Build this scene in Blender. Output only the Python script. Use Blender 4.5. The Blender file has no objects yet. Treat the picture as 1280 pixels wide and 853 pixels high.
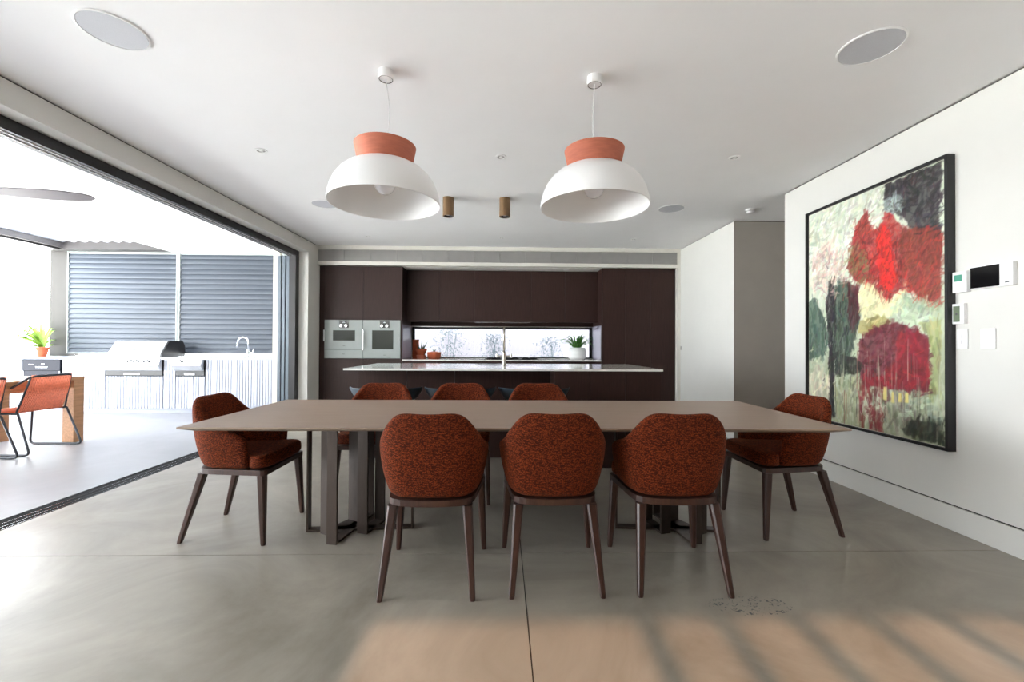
import bpy, bmesh, math, random
import numpy as np
from mathutils import Vector, Matrix

random.seed(7)
PI = math.pi
S = bpy.context.scene
COL = S.collection

# ------------------------------------------------------------------ camera
H_EYE = 1.17
YAW, PITCH, ROLL = 0.0231, 0.00845, 0.005
f = Vector((math.sin(YAW) * math.cos(PITCH), math.cos(YAW) * math.cos(PITCH), math.sin(PITCH)))
r0 = Vector((math.cos(YAW), -math.sin(YAW), 0))
u0 = r0.cross(f)
r = r0 * math.cos(ROLL) + u0 * math.sin(ROLL)
u = -r0 * math.sin(ROLL) + u0 * math.cos(ROLL)
cam_data = bpy.data.cameras.new('camera')
cam_data.sensor_width = 36
cam_data.lens = 540 / 1280 * 36
cam_data.clip_start = 0.05
cam = bpy.data.objects.new('camera', cam_data)
COL.objects.link(cam)
cam.matrix_world = Matrix(((r.x, u.x, -f.x, 0), (r.y, u.y, -f.y, 0), (r.z, u.z, -f.z, H_EYE), (0, 0, 0, 1)))
S.camera = cam

# ------------------------------------------------------------------ sky, sun, exposure
W = bpy.data.worlds.new('sky')
S.world = W
W.use_nodes = True
bg = W.node_tree.nodes['Background']
bg.inputs['Color'].default_value = (0.90, 0.955, 1.0, 1)
bg.inputs['Strength'].default_value = 10.0
sun_d = bpy.data.lights.new('sun', 'SUN')
sun_d.energy = 72.0
sun_d.angle = math.radians(1.3)
sun_d.color = (0.99, 0.99, 1.0)
sun = bpy.data.objects.new('sun', sun_d)
COL.objects.link(sun)
el = math.radians(35.0)
sun.rotation_euler = Vector((0.02, math.cos(el), -math.sin(el))).to_track_quat('-Z', 'Y').to_euler()
sun.location = (0, -8, 8)


def portal(loc, rot, sx, sy):
    d = bpy.data.lights.new('sky_portal', 'AREA')
    d.shape = 'RECTANGLE'
    d.size, d.size_y = sx, sy
    d.cycles.is_portal = True
    o = bpy.data.objects.new('sky_portal', d)
    COL.objects.link(o)
    o.location = loc
    o.rotation_euler = rot


portal((-8.3, 3.0, 1.45), (PI / 2, 0, -PI / 2), 11.0, 2.9)       # garden side of the terrace, facing +X
portal((1.1, -1.75, 1.25), (PI / 2, 0, PI), 3.4, 2.4)       # glazed opening behind the camera
portal((-6.9, 3.2, 3.3), (0, 0, 0), 2.2, 9.5)               # louvred roof
portal((0.0, 7.85, 1.2), (PI / 2, 0, 0), 3.2, 0.62)         # kitchen strip window

S.view_settings.view_transform = 'Standard'
S.view_settings.look = 'None'
S.view_settings.gamma = 1
S.view_settings.use_curve_mapping = False
S.view_settings.exposure = 0.57
S.cycles.max_bounces = 14
S.cycles.diffuse_bounces = 8
S.cycles.glossy_bounces = 6
S.cycles.transparent_max_bounces = 12


# ------------------------------------------------------------------ materials
def srgb(c):
    return tuple((v / 255 / 12.92) if v / 255 <= 0.04045 else ((v / 255 + 0.055) / 1.055) ** 2.4 for v in c)


def mat(name, rgb, rough=0.6, metal=0.0, var=0.0, scale=8.0, stretch=(1, 1, 1), bump=0.0, bscale=None, spec=0.5, coat=0.0):
    m = bpy.data.materials.new(name)
    m.use_nodes = True
    nt = m.node_tree
    N, L = nt.nodes, nt.links
    b = N['Principled BSDF']
    b.inputs['Roughness'].default_value = rough
    b.inputs['Metallic'].default_value = metal
    b.inputs['Specular IOR Level'].default_value = spec
    b.inputs['Coat Weight'].default_value = coat
    b.inputs['Coat Roughness'].default_value = 0.08
    c = srgb(rgb)
    tc = N.new('ShaderNodeTexCoord')
    mp = N.new('ShaderNodeMapping')
    mp.inputs['Scale'].default_value = stretch
    L.new(tc.outputs['Object'], mp.inputs['Vector'])
    nz = N.new('ShaderNodeTexNoise')
    nz.inputs['Scale'].default_value = scale
    nz.inputs['Detail'].default_value = 6
    L.new(mp.outputs['Vector'], nz.inputs['Vector'])
    rp = N.new('ShaderNodeValToRGB')
    rp.color_ramp.elements[0].position = 0.3
    rp.color_ramp.elements[1].position = 0.7
    rp.color_ramp.elements[0].color = tuple(v * (1 - var) for v in c) + (1,)
    rp.color_ramp.elements[1].color = tuple(min(1, v * (1 + var)) for v in c) + (1,)
    L.new(nz.outputs['Fac'], rp.inputs['Fac'])
    L.new(rp.outputs['Color'], b.inputs['Base Color'])
    if bump:
        bp = N.new('ShaderNodeBump')
        bp.inputs['Strength'].default_value = bump
        bp.inputs['Distance'].default_value = 0.004
        if bscale:
            n2 = N.new('ShaderNodeTexNoise')
            n2.inputs['Scale'].default_value = bscale
            L.new(mp.outputs['Vector'], n2.inputs['Vector'])
            L.new(n2.outputs['Fac'], bp.inputs['Height'])
        else:
            L.new(nz.outputs['Fac'], bp.inputs['Height'])
        L.new(bp.outputs['Normal'], b.inputs['Normal'])
    return m


def fabric(name, dark, light):
    m = bpy.data.materials.new(name)
    m.use_nodes = True
    N, L = m.node_tree.nodes, m.node_tree.links
    b = N['Principled BSDF']
    b.inputs['Roughness'].default_value = 0.9
    b.inputs['Specular IOR Level'].default_value = 0.15
    b.inputs['Sheen Weight'].default_value = 0.1
    b.inputs['Sheen Tint'].default_value = srgb((235, 150, 90)) + (1,)
    tc = N.new('ShaderNodeTexCoord')
    mp = N.new('ShaderNodeMapping')
    mp.inputs['Scale'].default_value = (1, 1, 1.35)
    L.new(tc.outputs['Object'], mp.inputs['Vector'])
    vo = N.new('ShaderNodeTexVoronoi')
    vo.inputs['Scale'].default_value = 135
    L.new(mp.outputs['Vector'], vo.inputs['Vector'])
    nz = N.new('ShaderNodeTexNoise')
    nz.inputs['Scale'].default_value = 110
    nz.inputs['Detail'].default_value = 3
    mp2 = N.new('ShaderNodeMapping')
    mp2.inputs['Scale'].default_value = (0.45, 0.45, 2.2)
    L.new(tc.outputs['Object'], mp2.inputs['Vector'])
    L.new(mp2.outputs['Vector'], nz.inputs['Vector'])
    mx = N.new('ShaderNodeMath')
    mx.operation = 'MULTIPLY_ADD'
    mx.inputs[1].default_value = -0.75
    L.new(vo.outputs['Distance'], mx.inputs[0])
    L.new(nz.outputs['Fac'], mx.inputs[2])
    rp = N.new('ShaderNodeValToRGB')
    rp.color_ramp.elements[0].position = -0.0
    rp.color_ramp.elements[1].position = 0.55
    rp.color_ramp.elements[0].color = srgb(dark) + (1,)
    rp.color_ramp.elements[1].color = srgb(light) + (1,)
    L.new(mx.outputs[0], rp.inputs['Fac'])
    L.new(rp.outputs['Color'], b.inputs['Base Color'])
    bp = N.new('ShaderNodeBump')
    bp.inputs['Strength'].default_value = 0.6
    bp.inputs['Distance'].default_value = 0.004
    L.new(mx.outputs[0], bp.inputs['Height'])
    L.new(bp.outputs['Normal'], b.inputs['Normal'])
    return m


def concrete(name, a, bcol, rough, scuffs=False):
    m = bpy.data.materials.new(name)
    m.use_nodes = True
    N, L = m.node_tree.nodes, m.node_tree.links
    b = N['Principled BSDF']
    tc = N.new('ShaderNodeTexCoord')
    g = N.new('ShaderNodeNewGeometry')
    n1 = N.new('ShaderNodeTexNoise')
    n1.inputs['Scale'].default_value = 1.1
    n1.inputs['Detail'].default_value = 10
    n1.inputs['Roughness'].default_value = 0.65
    n1.inputs['Distortion'].default_value = 0.9
    L.new(g.outputs['Position'], n1.inputs['Vector'])
    rp = N.new('ShaderNodeValToRGB')
    rp.color_ramp.elements[0].position = 0.25
    rp.color_ramp.elements[1].position = 0.75
    rp.color_ramp.elements[0].color = srgb(a) + (1,)
    rp.color_ramp.elements[1].color = srgb(bcol) + (1,)
    L.new(n1.outputs['Fac'], rp.inputs['Fac'])
    last = rp.outputs['Color']
    if scuffs:
        # small grey scuffs on the slab near the right-hand chair
        n3 = N.new('ShaderNodeTexNoise')
        n3.inputs['Scale'].default_value = 32
        n3.inputs['Detail'].default_value = 3
        n3.inputs['Distortion'].default_value = 2.5
        L.new(g.outputs['Position'], n3.inputs['Vector'])
        r3 = N.new('ShaderNodeValToRGB')
        r3.color_ramp.elements[0].position = 0.6
        r3.color_ramp.elements[1].position = 0.63
        L.new(n3.outputs['Fac'], r3.inputs['Fac'])
        vd = N.new('ShaderNodeVectorMath')
        vd.operation = 'DISTANCE'
        mp = N.new('ShaderNodeMapping')
        mp.inputs['Scale'].default_value = (1, 2.6, 1)
        L.new(g.outputs['Position'], mp.inputs['Vector'])
        L.new(mp.outputs['Vector'], vd.inputs[0])
        vd.inputs[1].default_value = (1.12, 1.93 * 2.6, 0)
        lt = N.new('ShaderNodeMath')
        lt.operation = 'LESS_THAN'
        lt.inputs[1].default_value = 0.19
        L.new(vd.outputs['Value'], lt.inputs[0])
        m3 = N.new('ShaderNodeMath')
        m3.operation = 'MULTIPLY'
        L.new(lt.outputs[0], m3.inputs[0])
        L.new(r3.outputs['Color'], m3.inputs[1])
        mm = N.new('ShaderNodeMix')
        mm.data_type = 'RGBA'
        mm.inputs[7].default_value = srgb((70, 74, 78)) + (1,)
        L.new(m3.outputs[0], mm.inputs[0])
        L.new(last, mm.inputs[6])
        last = mm.outputs[2]
    L.new(last, b.inputs['Base Color'])
    n4 = N.new('ShaderNodeTexNoise')
    n4.inputs['Scale'].default_value = 2.3
    n4.inputs['Detail'].default_value = 5
    L.new(g.outputs['Position'], n4.inputs['Vector'])
    mr = N.new('ShaderNodeMapRange')
    mr.inputs['To Min'].default_value = rough - 0.04
    mr.inputs['To Max'].default_value = rough + 0.06
    L.new(n4.outputs['Fac'], mr.inputs['Value'])
    L.new(mr.outputs['Result'], b.inputs['Roughness'])
    bp = N.new('ShaderNodeBump')
    bp.inputs['Strength'].default_value = 0.03
    bp.inputs['Distance'].default_value = 0.002
    L.new(n1.outputs['Fac'], bp.inputs['Height'])
    L.new(bp.outputs['Normal'], b.inputs['Normal'])
    return m


def glass(name, tint=(1, 1, 1)):
    m = bpy.data.materials.new(name)
    m.use_nodes = True
    N, L = m.node_tree.nodes, m.node_tree.links
    N.clear()
    out = N.new('ShaderNodeOutputMaterial')
    mix = N.new('ShaderNodeMixShader')
    t = N.new('ShaderNodeBsdfTransparent')
    t.inputs['Color'].default_value = tint + (1,)
    g = N.new('ShaderNodeBsdfGlossy')
    g.inputs['Roughness'].default_value = 0.02
    fr = N.new('ShaderNodeFresnel')
    fr.inputs['IOR'].default_value = 1.45
    L.new(fr.outputs[0], mix.inputs[0])
    L.new(t.outputs[0], mix.inputs[1])
    L.new(g.outputs[0], mix.inputs[2])
    L.new(mix.outputs[0], out.inputs['Surface'])
    return m


M = dict(
    ceiling=mat('ceiling_paint', (243, 243, 244), 0.85, var=0.01, scale=3),
    wall=mat('wall_paint', (220, 219, 214), 0.75, var=0.012, scale=4),
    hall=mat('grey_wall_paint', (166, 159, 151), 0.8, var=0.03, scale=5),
    trim=mat('trim_paint', (214, 212, 204), 0.6, var=0.01),
    shadow=mat('shadow_gap_black', (30, 30, 30), 0.9),
    concrete=concrete('polished_concrete', (112, 106, 96), (166, 160, 149), 0.33, True),
    terrace=concrete('terrace_concrete', (138, 139, 143), (158, 159, 163), 0.35),
    garden=concrete('pale_garden_paving', (200, 200, 196), (218, 218, 212), 0.7),
    veneer=mat('dark_veneer', (50, 32, 28), 0.5, var=0.22, scale=9, stretch=(9, 9, 0.5), bump=0.05, spec=0.25),
    veneer2=mat('dark_veneer_island', (46, 28, 24), 0.5, var=0.2, scale=9, stretch=(9, 9, 0.5), bump=0.05, spec=0.22),
    legwood=mat('walnut_stain', (58, 34, 26), 0.38, var=0.28, scale=12, stretch=(8, 8, 0.7), bump=0.06),
    tabletop=mat('taupe_table_top', (146, 126, 110), 0.42, var=0.06, scale=6, stretch=(0.6, 9, 1), bump=0.03),
    bronze=mat('dark_bronze', (62, 50, 43), 0.4, metal=0.35, var=0.12, scale=12, stretch=(6, 6, 0.8)),
    fabric=fabric('rust_weave', (60, 22, 9), (142, 60, 26)),
    white=mat('white_enamel', (240, 240, 240), 0.3, var=0.0),
    plasticw=mat('white_plastic', (238, 238, 238), 0.45),
    terracotta=mat('terracotta', (182, 104, 80), 0.75, var=0.1, scale=18, stretch=(1, 1, 6)),
    terracotta2=mat('terracotta_pot', (170, 84, 52), 0.8, var=0.15, scale=14),
    cord=mat('white_cord', (215, 215, 215), 0.6),
    bulb=mat('opal_bulb', (235, 235, 238), 0.15),
    brasswood=mat('bronze_spot', (122, 95, 66), 0.45, metal=0.4, var=0.25, scale=6, stretch=(6, 6, 1)),
    black=mat('black_powdercoat', (24, 23, 25), 0.45, var=0.05),
    blackgloss=mat('black_glass', (14, 14, 16), 0.08),
    slate=mat('blue_grey_frame', (92, 102, 112), 0.4, metal=0.2, var=0.04),
    cream=mat('cream_post', (206, 204, 190), 0.6, var=0.01),
    steel=mat('brushed_steel', (205, 206, 208), 0.22, metal=1.0, var=0.04, scale=6, stretch=(0.4, 1, 14)),
    chrome=mat('satin_nickel', (198, 192, 184), 0.18, metal=1.0),
    aluglass=mat('silver_back_painted_glass', (142, 149, 147), 0.15, var=0.02),
    grill=mat('vent_grey', (178, 176, 174), 0.5, var=0.03),
    speaker=mat('speaker_mesh', (196, 198, 204), 0.7, var=0.04, scale=200, bump=0.2),
    stone=mat('white_stone', (224, 222, 216), 0.1, var=0.05, scale=3, coat=0.3),
    benchside=mat('pale_splash_panel', (150, 146, 162), 0.25, var=0.04),
    louvre=mat('blue_grey_louvre', (62, 69, 79), 0.5, var=0.03),
    rib=mat('white_ribbed_cladding', (168, 171, 182), 0.6, var=0.03),
    post=mat('taupe_post', (52, 49, 46), 0.7, var=0.03),
    beam=mat('pergola_beam', (60, 57, 57), 0.5, var=0.04),
    fan=mat('fan_grey', (72, 64, 68), 0.5, var=0.05),
    timber=mat('teak_timber', (176, 130, 92), 0.55, var=0.2, scale=7, stretch=(6, 0.6, 6), bump=0.05),
    rod=mat('charcoal_rod', (52, 54, 60), 0.4, metal=0.3),
    orange=mat('orange_cord', (222, 124, 90), 0.7, var=0.15, scale=40),
    navy=mat('navy_shell', (40, 56, 66), 0.3, var=0.05),
    leaf=mat('fern_leaf', (62, 120, 36), 0.45, var=0.3, scale=20),
    leaf2=mat('succulent_leaf', (46, 74, 44), 0.5, var=0.25, scale=20),
    leaf3=mat('lime_leaf', (140, 175, 66), 0.5, var=0.3, scale=14),
    shrub=mat('shrub_leaf', (62, 74, 80), 0.6, var=0.3, scale=20),
    light_block=mat('light_block_green', (70, 84, 46), 0.9, var=0.4, scale=9),  # for the added slab that blocks rear sky light
    trackblack=mat('track_black', (9, 9, 10), 0.8, spec=0.15),
    post2=mat('pale_shutter_frame', (150, 156, 154), 0.5),
    soil=mat('soil', (54, 42, 34), 0.95, var=0.3, scale=60),
    fence=mat('pale_paling', (122, 119, 126), 0.8, var=0.08, scale=6, stretch=(6, 6, 0.6)),
    fridge=mat('fridge_charcoal', (30, 31, 40), 0.6, spec=0.2),
    lcdgreen=mat('green_lcd', (88, 160, 138), 0.25),
    lcdgrey=mat('grey_green_lcd', (112, 126, 104), 0.25),
    mark=mat('pale_print', (225, 228, 235), 0.5),
    darkmark=mat('dark_print', (70, 72, 74), 0.5),
    glass=glass('clear_glass'),
    screen=glass('sun_filter_tint', (0.21, 0.155, 0.112)),  # tint of the added pane that dims and warms the rear sun
    ovenglass=mat('oven_window_glass', (24, 30, 20), 0.1, spec=0.25),
    sinkm=mat('sink_steel', (120, 116, 108), 0.3, metal=0.9),
)


# ------------------------------------------------------------------ mesh helpers
class MB:
    def __init__(self):
        self.v = []
        self.f = []

    def add(self, vs, fs):
        o = len(self.v)
        self.v += [tuple(p) for p in vs]
        self.f += [tuple(i + o for i in q) for q in fs]
        return self

    def box(self, x0, x1, y0, y1, z0, z1, T=None):
        vs = [(x, y, z) for z in (z0, z1) for (x, y) in ((x0, y0), (x1, y0), (x1, y1), (x0, y1))]
        if T is not None:
            vs = [tuple(T @ Vector(p)) for p in vs]
        return self.add(vs, [(0, 3, 2, 1), (4, 5, 6, 7), (0, 1, 5, 4), (1, 2, 6, 5), (2, 3, 7, 6), (3, 0, 4, 7)])

    def prism(self, pts, z0, z1):
        n = len(pts)
        vs = [(x, y, z0) for x, y in pts] + [(x, y, z1) for x, y in pts]
        return self.add(vs, [tuple(range(n))[::-1], tuple(range(n, 2 * n))] + [(i, (i + 1) % n, (i + 1) % n + n, i + n) for i in range(n)])

    def cyl(self, p0, p1, ra, rb=None, n=16):
        rb = ra if rb is None else rb
        p0, p1 = Vector(p0), Vector(p1)
        d = (p1 - p0).normalized()
        a = d.cross(Vector((0, 0, 1)))
        if a.length < 1e-4:
            a = Vector((1, 0, 0))
        a.normalize()
        b = d.cross(a)
        vs = []
        for p, rr in ((p0, ra), (p1, rb)):
            for i in range(n):
                t = 2 * PI * i / n
                vs.append(p + (a * math.cos(t) + b * math.sin(t)) * rr)
        return self.add(vs, [tuple(range(n)), tuple(range(2 * n - 1, n - 1, -1))] + [(i, i + n, (i + 1) % n + n, (i + 1) % n) for i in range(n)])

    def lathe(self, prof, c=(0, 0, 0), n=32, closed=False):
        o = len(self.v)
        k = len(prof)
        for (rr, z) in prof:
            for i in range(n):
                t = 2 * PI * i / n
                self.v.append((c[0] + rr * math.cos(t), c[1] + rr * math.sin(t), c[2] + z))
        rng = range(k) if closed else range(k - 1)
        for j in rng:
            j2 = (j + 1) % k
            for i in range(n):
                i2 = (i + 1) % n
                self.f.append((o + j * n + i, o + j * n + i2, o + j2 * n + i2, o + j2 * n + i))
        if not closed:
            self.f.append(tuple(o + i for i in range(n))[::-1])
            self.f.append(tuple(o + (k - 1) * n + i for i in range(n)))
        return self

    def tube(self, pts, rr, n=8, fillet=0.0, closed=False):
        P = [Vector(p) for p in pts]
        if fillet:
            Q = []
            m = len(P)
            for i, p in enumerate(P):
                if not closed and i in (0, m - 1):
                    Q.append(p)
                    continue
                a, b = P[i - 1], P[(i + 1) % m]
                da, db = (a - p), (b - p)
                fl = min(fillet, da.length * 0.45, db.length * 0.45)
                s, e = p + da.normalized() * fl, p + db.normalized() * fl
                for t in (0, 0.25, 0.5, 0.75, 1):
                    Q.append((1 - t) ** 2 * s + 2 * t * (1 - t) * p + t * t * e)
            P = Q
        m = len(P)
        o = len(self.v)
        nrm = None
        for i, p in enumerate(P):
            if closed:
                d = (P[(i + 1) % m] - P[i - 1]).normalized()
            else:
                d = (P[min(i + 1, m - 1)] - P[max(i - 1, 0)]).normalized()
            if nrm is None:
                nrm = d.cross(Vector((0, 0, 1)))
                if nrm.length < 1e-3:
                    nrm = Vector((1, 0, 0))
            nrm = (nrm - d * nrm.dot(d)).normalized()
            b = d.cross(nrm)
            for k in range(n):
                t = 2 * PI * k / n
                self.v.append(tuple(p + (nrm * math.cos(t) + b * math.sin(t)) * rr))
        for i in range(m if closed else m - 1):
            j = (i + 1) % m
            for k in range(n):
                k2 = (k + 1) % n
                self.f.append((o + i * n + k, o + i * n + k2, o + j * n + k2, o + j * n + k))
        if not closed:
            self.f.append(tuple(o + k for k in range(n))[::-1])
            self.f.append(tuple(o + (m - 1) * n + k for k in range(n)))
        return self

    def build(self, name, m, parent=None, smooth=False, bevel=0.0, subsurf=0):
        me = bpy.data.meshes.new(name)
        me.from_pydata(self.v, [], self.f)
        bm = bmesh.new()
        bm.from_mesh(me)
        bmesh.ops.recalc_face_normals(bm, faces=bm.faces)
        bm.to_mesh(me)
        bm.free()
        me.materials.append(m)
        if smooth:
            me.polygons.foreach_set('use_smooth', [True] * len(me.polygons))
            if smooth == 'auto':
                me.set_sharp_from_angle(angle=math.radians(38))
        o = bpy.data.objects.new(name, me)
        COL.objects.link(o)
        if parent is not None:
            o.parent = parent
        if bevel:
            bv = o.modifiers.new('bevel', 'BEVEL')
            bv.width = bevel
            bv.segments = 2
            bv.limit_method = 'ANGLE'
        if subsurf:
            ss = o.modifiers.new('subsurf', 'SUBSURF')
            ss.levels = ss.render_levels = subsurf
        return o


def box(name, m, x0, x1, y0, y1, z0, z1, parent=None, bevel=0.0):
    return MB().box(x0, x1, y0, y1, z0, z1).build(name, m, parent, bevel=bevel)


def struct(o):
    o['kind'] = 'structure'
    return o


def tag(o, label, cat, group=None):
    o['label'] = label
    o['category'] = cat
    if group:
        o['group'] = group
    return o


def thing(name, label, cat, loc=(0, 0, 0), rotz=0.0, group=None):
    o = bpy.data.objects.new(name, None)
    o.empty_display_size = 0.1
    COL.objects.link(o)
    o.location = loc
    o.rotation_euler = (0, 0, rotz)
    return tag(o, label, cat, group)


def copy_tree(o, parent=None):
    c = o.copy()
    COL.objects.link(c)
    c.parent = parent
    for ch in list(o.children):
        copy_tree(ch, c)
    return c


def dup(o, loc, rotz, label):
    c = copy_tree(o)
    c.location = loc
    c.rotation_euler = (0, 0, rotz)
    c['label'] = label
    return c


def leaf(mb, base, ang, length, width, rise, droop, seg=5):
    """an arching strip leaf with a folded middle, growing from base"""
    dx, dy = math.cos(ang), math.sin(ang)
    o = len(mb.v)
    for i in range(seg + 1):
        t = i / seg
        d = length * t
        z = rise * math.sin(t * PI * 0.62) / 0.93 - droop * t ** 2.4
        w = width * (0.35 + 1.3 * t) * (1 - t) ** 0.7 + 0.001
        cx, cy, cz = base[0] + dx * d, base[1] + dy * d, base[2] + z
        mb.v += [(cx - dy * w, cy + dx * w, cz + w * 0.4), (cx, cy, cz), (cx + dy * w, cy - dx * w, cz + w * 0.4)]
    for i in range(seg):
        a = o + 3 * i
        mb.f += [(a, a + 1, a + 4, a + 3), (a + 1, a + 2, a + 5, a + 4)]


# ================================================================== SETTING
XL, XR, HC = -2.915, 2.87, 2.724
YB = -1.5           # wall behind the camera
YK = 7.65           # inner face of kitchen back wall
# floor: dark bed with the concrete slabs cast on it
fl = struct(box('floor', M['shadow'], -3.10, 4.6, YB, 7.9, -0.14, -0.012))
for (x0, x1) in ((-3.10, 0.1125), (0.1175, 4.6)):
    for (y0, y1) in ((YB, 2.4275), (2.4325, 7.9)):
        box('concrete_slab', M['concrete'], x0, x1, y0, y1, -0.012, 0.0, fl)
struct(box('terrace_floor', M['terrace'], -8.3, -3.29, YB - 1, 8.3, -0.14, 0.0))
struct(box('ground', M['garden'], -40, -8.302, -30, 40, -0.2, -0.03))
struct(box('ground', M['garden'], -8.302, 12, 8.302, 40, -0.2, -0.03))
struct(box('ground', M['garden'], -8.302, 12, -30, YB - 1.002, -0.2, -0.03))

# ceiling with the roof above it
struct(box('ceiling', M['ceiling'], -3.3, 4.75, YB - 0.15, 7.9, HC, HC + 0.3))
tc_ = struct(box('terrace_ceiling', M['ceiling'], -5.935, -3.302, YB - 0.15, 8.1, 2.80, 3.02))

# right wall, split at the flush skirting groove; 12 mm shadow gap under the ceiling
GZ = HC - 0.012


def wall_x(name, x0, x1, y0, y1, z0=0.167, ends=True):
    o = struct(box(name, M['wall'], x0, x1, y0, y1, z0, GZ))
    box('shadow_gap', M['shadow'], x0 + 0.012, x1 - 0.012, y0 + 0.012, y1 - 0.012, GZ - 0.001, HC, o)
    return o


wall_x('wall_right', XR, XR + 0.16, YB, 4.32)
struct(box('trim_1', M['shadow'], XR + 0.012, XR + 0.148, YB, 4.308, 0.156, 0.168))
struct(box('baseboard_right', M['wall'], XR, XR + 0.16, YB, 4.32, 0.0, 0.157))
wall_x('wall_right_kitchen', XR, XR + 0.16, 5.442, 7.9, z0=0.0)
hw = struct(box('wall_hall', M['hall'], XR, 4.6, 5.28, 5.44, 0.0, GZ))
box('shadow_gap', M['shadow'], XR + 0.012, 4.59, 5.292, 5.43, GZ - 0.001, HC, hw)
struct(box('wall_hall_near', M['wall'], XR + 0.162, 4.6, 4.16, 4.32, 0.0, HC))
struct(box('wall_hall_end', M['wall'], 4.602, 4.75, 4.16, 5.44, 0.0, HC))
# white corner face of the kitchen side wall, in front of the grey hall wall
struct(box('wall_right_return', M['wall'], XR - 0.004, XR - 0.0005, 5.278, 6.87, 0.0, GZ))

# left wall: beam over the wide opening, pier at the kitchen end, short pier behind the camera
lw = struct(box('wall_left', M['wall'], -3.295, XL, YB, 7.9, 2.555, GZ))
box('shadow_gap', M['shadow'], -3.28, XL - 0.012, YB, 6.86, GZ - 0.001, HC, lw)
struct(box('wall_left_pier', M['wall'], -3.14, XL, 6.55, 7.9, 0.0, 2.554))
struct(box('wall_left_near', M['wall'], -3.295, XL, YB, YB + 0.5, 0.0, 2.554))

# wall behind the camera: solid to the left, tall glazing with upright fins to the right
struct(box('wall_rear', M['wall'], -3.295, -0.62, YB - 0.15, YB - 0.002, 0.0, HC))
struct(box('wall_rear_head', M['wall'], -0.62, 3.03, YB - 0.15, YB - 0.002, 2.46, HC))
wr = struct(box('window_1', M['black'], -0.62, 3.03, YB - 0.10, YB - 0.04, 2.40, 2.459))
box('window_sill', M['black'], -0.62, 3.03, YB - 0.10, YB - 0.04, 0.0, 0.04, wr)
box('sun_filter_pane', M['screen'], -0.62, 3.03, YB - 0.03, YB - 0.028, 0.0, 2.46, wr)  # unseen tinted pane, added to dim and warm the sunlight coming in
for i in range(8):
    x = 0.48 + i * 0.325
    box('fin', M['black'], x, x + 0.085, YB - 0.62, YB - 0.50, 0.0, 3.1, wr)

# unseen green slab added behind the camera to block sky light, wall closing the near end of the terrace
hg = struct(box('rear_light_block', M['light_block'], -8.3, 12.0, -6.8, -6.0, -0.03, 4.3))
struct(box('terrace_light_block', M['wall'], -8.3, -3.297, YB - 0.9, YB - 0.75, 0.0, 3.0))  # unseen wall, added to keep skylight off the terrace post

# kitchen back wall with the strip window
WX0, WX1, WZ0, WZ1 = -1.585, 1.60, 0.93, 1.488
wb = struct(box('wall_back', M['wall'], -3.14, 3.03, YK, YK + 0.16, WZ1, HC))
struct(box('wall_back_lower', M['wall'], -3.14, 3.03, YK, YK + 0.16, 0.0, WZ0))
struct(box('wall_back_left', M['wall'], -3.14, WX0, YK, YK + 0.16, WZ0, WZ1))
struct(box('wall_back_right', M['wall'], WX1, 3.03, YK, YK + 0.16, WZ0, WZ1))
w2 = struct(MB().box(WX0, WX1, YK + 0.02, YK + 0.1, WZ1 - 0.045, WZ1 - 0.002).box(WX0, WX1, YK + 0.02, YK + 0.1, WZ0 + 0.002, WZ0 + 0.02)
            .box(WX0, WX0 + 0.035, YK + 0.02, YK + 0.1, WZ0, WZ1).box(WX1 - 0.035, WX1, YK + 0.02, YK + 0.1, WZ0, WZ1).build('window_2', M['black']))
MB().box(WX0 - 0.012, WX1 + 0.012, YK - 0.012, YK + 0.02, WZ1 - 0.014, WZ1 - 0.002).box(WX0 - 0.012, WX0, YK - 0.012, YK + 0.02, WZ0, WZ1).box(WX1, WX1 + 0.012, YK - 0.012, YK + 0.02, WZ0, WZ1).build('window_trim', M['steel'], w2)
box('pane', M['glass'], WX0 + 0.03, WX1 - 0.03, YK + 0.055, YK + 0.061, WZ0 + 0.015, WZ1 - 0.04, w2)

# plaster bulkhead over the joinery, with its slot for the air grille
struct(box('trim_2', M['trim'], XL, XR - 0.006, 6.87, YK - 0.002, 2.662, HC - 0.0))
struct(box('trim_3', M['trim'], XL, XR - 0.006, 6.87, YK - 0.002, 2.418, 2.474))
struct(box('trim_4', M['trim'], 2.812, XR - 0.006, 6.87, 6.945, 0.0, 2.4175))
struct(box('trim_5', M['trim'], 2.868 - 0.056, XR - 0.006, 6.87, 7.0, 2.4745, 2.6615))

g = thing('air_grille', 'long grey linear air grille in the white bulkhead above the dark cabinets', 'vent', (0, 6.875, 2.568))
box('backing', M['darkmark'], XL + 0.005, 2.81, 0.06, 0.07, -0.092, 0.092, g)
mb = MB()
for k in range(13):
    z = -0.083 + k * 0.0138
    T = Matrix.Translation((0, 0.018, z)) @ Matrix.Rotation(math.radians(-28), 4, 'X')
    mb.box(XL + 0.005, 2.81, -0.012, 0.012, -0.0016, 0.0016, T)
o = mb.build('slats', M['grill'], g)
o['kind'] = 'stuff'
for k in range(1, 14):
    x = XL + k * 0.41
    box('joint_bar', M['grill'], x - 0.003, x + 0.003, 0.002, 0.034, -0.09, 0.09, g)

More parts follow.
